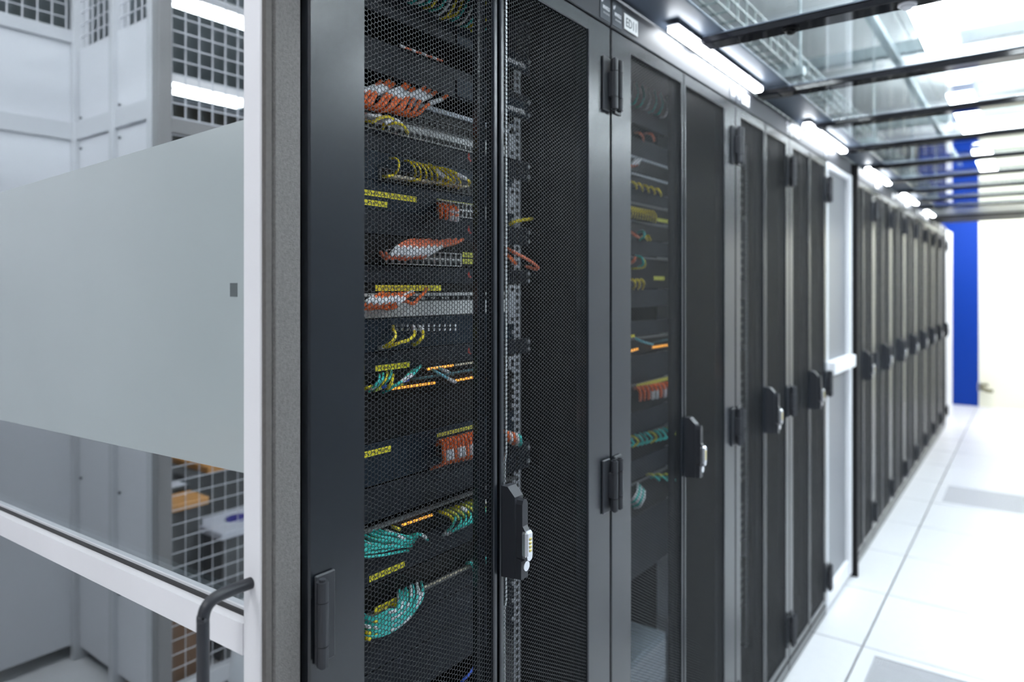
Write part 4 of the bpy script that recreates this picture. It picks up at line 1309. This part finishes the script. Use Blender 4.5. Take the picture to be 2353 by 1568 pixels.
cable([(1448, 532, -0.14), (1458, 540, -0.115), (1468, 546, -0.12)], M['salmon'], 0.0034, 'orange cable end left of the teal curl', 'curl of the second rack')
cable([(1466, 534, -0.14), (1478, 532, -0.115), (1480, 544, -0.112), (1470, 551, -0.13)], M['teal'], 0.0034, 'teal cable curl in the second rack', 'curl of the second rack')
for k in range(2):
    cable([(1474 + k * 9, 546, -0.14), (1482 + k * 8, 542, -0.115), (1488 + k * 6, 552, -0.14)], M['yellow'], 0.0030, ['left', 'right'][k] + ' yellow cable arc beside the teal curl of the second rack', 'curl of the second rack')
cable([(1448, 606, -0.14), (1456, 600, -0.112), (1460, 592, -0.13)], M['salmon'], 0.0040, 'orange cable end above the small olive label', 'lower curl of the second rack')
cable([(1460, 588, -0.14), (1474, 592, -0.112), (1478, 606, -0.11), (1466, 616, -0.14)], M['teal'], 0.0028, 'teal cable curl above the small olive label', 'lower curl of the second rack')
cable([(1464, 590, -0.14), (1480, 598, -0.112), (1480, 614, -0.11), (1452, 618, -0.14)], M['olivelabel'], 0.0026, 'olive cable curl above the small olive label', 'lower curl of the second rack')
for k in range(3):
    x = 1446 + k * 10
    cable([(x, 646, -0.14), (x + 8, 643, -0.113), (x + 14, 652, -0.112), (x + 10, 664, -0.14)], M['yellow'], 0.0030, NTH[k] + ' yellow loop from the left beside the small olive label', 'small yellow loops of the second rack')
cable([(1460, 778, -0.14), (1478, 786, -0.116), (1500, 792, -0.12)], M['skyblue'], 0.0032, 'light blue cable on the amber tray of the second rack', 'amber tray of the second rack')
cable([(1500, 788, -0.14), (1520, 784, -0.12), (1542, 779, -0.13)], mat('dull_teal_cable', (0.05, 0.13, 0.15), 0.5), 0.0026, 'dull teal cable on the amber tray of the second rack', 'amber tray of the second rack')
pipe_row(1498, 799, 1536, 793, XE + 0.012, 6, M['amber'], 0.0034, lab='amber connector row on the tray of the second rack, right', grp=G_)
pipe_row(1446, 808, 1466, 802, XE + 0.012, 3, M['amber'], 0.0034, lab='amber connector row on the tray of the second rack, left', grp=G_)
for k in range(9):
    x, y = 1462 + k * 9.4, 897 - k * 1.6
    cable([(x - 4, y - 4, -0.146), (x + 4, y - 5, -0.112), (x + 9, y + 6, -0.106), (x + 9, y + 24, -0.115)], M['orange'], 0.0042, NTH[k] + ' orange plug from the left in the row of the second rack', 'orange plug row of the second rack', sleeves=((2, 3),) if k in (3, 4, 6, 8) else ())
o = thing('label_bar', 'olive label bar above the orange plug row of the second rack', 'label', at(1462, 892, XE + 0.01))
part('label_strip', MB().box(0, 0.001, 0, 0.25, 0, 0.010), M['olivelabel'], o)
for k in range(10):
    x, y = 1444 + k * 10.5, 1012 - k * 2.4
    cable([(x - 6, y - 8, -0.146), (x + 4, y - 4, -0.118), (x + 12, y + 8, -0.112), (x - 2, y + 18, -0.125)], [M['teal'], M['olivelabel'], M['teal'], M['teal']][k % 4], 0.0030, NTH[k] + ' cable from the left on the upper teal tray of the second rack', 'upper teal tray of the second rack')
for k in range(5):
    x, y = 1446 + k * 4, 1128 + k * 4
    cable([(x - 4, y + 24, -0.146), (x + 8, y + 20, -0.115), (x + 18, y + 2, -0.112), (x + 20, y - 16, -0.14)], M['teal'] if k % 2 else M['white'], 0.0030, NTH[k] + ' cable from the left in the sweep of the lower teal tray', 'lower teal sweep of the second rack')
for k in range(6):
    x, y = 1492 + k * 9, 1094 + (k % 2) * 6
    cable([(x - 6, y - 2, -0.146), (x + 4, y - 4, -0.116), (x + 14, y + 4, -0.13)], M['teal'] if k % 2 else M['olivelabel'], 0.0032, NTH[k] + ' plug from the left at the right of the lower teal tray', 'lower teal tray of the second rack')
a = at(1452, 1600, XE); b = at(1528, 1480, XE)
o = thing('pale_device', 'pale blue louvred device at the bottom of the second rack', 'device', (XE, 0, 0.06))
dv = MB()
part('device_face', MB().cbox(-0.25, 0.0, 0.97, yr_(1530), 0, 0.37, 0.004), M['bluebox'], o)
lv = MB()
for k in range(14):
    lv.cbox(0.0, 0.004, 0.98, yr_(1530) - 0.01, 0.01 + k * 0.025, 0.030 + k * 0.025, 0.002)
part('louvres', lv, M['strip'], o)

# ------------------------------------------------------------------ third and fourth rack contents
for r_, (y0, nm) in enumerate([(1.6, 'third'), (2.2, 'fourth')]):
    for k in range(7):
        z0 = 0.25 + k * 0.25
        t = thing('rack_device', '%s dark device from the bottom in the %s rack' % (['first', 'second', 'third', 'fourth', 'fifth', 'sixth', 'seventh'][k], nm), 'device', (XE, y0 + 0.0585, z0), 'devices in the narrow racks')
        part('front_plate', MB().cbox(-0.3, 0.0, 0.0, 0.483, 0, 0.18 + 0.05 * (k % 2), 0.002), M['slate'] if k % 3 else M['black'], t)
        s = MB()
        for q in range(5):
            s.box(0.0, 0.002, 0.03, 0.45, 0.02 + q * 0.03, 0.03 + q * 0.03)
        part('vent_slots', s, M['deskdark'], t)
        if r_ == 0 and k in (5, 6):
            part('label_strip', MB().box(0.0022, 0.003, 0.16, 0.26, 0.06, 0.085), M['yellowlabel'], t)
t = thing('pale_device', 'pale blue grey device under the yellow labels of the third rack', 'device', (XE + 0.004, 1.72, 1.52))
part('device_face', MB().cbox(-0.1, 0.0, 0.0, 0.27, 0, 0.09, 0.003), M['bluebox'], t)
part('label_strip', MB().box(0.0002, 0.001, 0.06, 0.12, 0.03, 0.05), M['olivelabel'], t)

# ------------------------------------------------------------------ brass fitting by the far wall
bf = thing('brass_tap', 'small brass fitting with two bent arms low on the cream wall', 'tap', (0.20, END_Y - 0.005, 0.24))
part('tap_plate', MB().cbox(-0.01, 0.03, -0.012, 0.0, -0.05, 0.06, 0.003), M['silver'], bf)
part('tap_arm', MB().tube([(0.01, -0.01, 0.035), (0.03, -0.05, 0.036), (0.075, -0.06, 0.040), (0.10, -0.06, 0.036)], 0.016, 8), M['darkbrass'], bf, smooth=True)
part('tap_arm', MB().tube([(0.01, -0.01, -0.01), (0.05, -0.05, -0.012), (0.09, -0.06, -0.03), (0.15, -0.06, -0.03)], 0.020, 8), M['darkbrass'], bf, smooth=True)
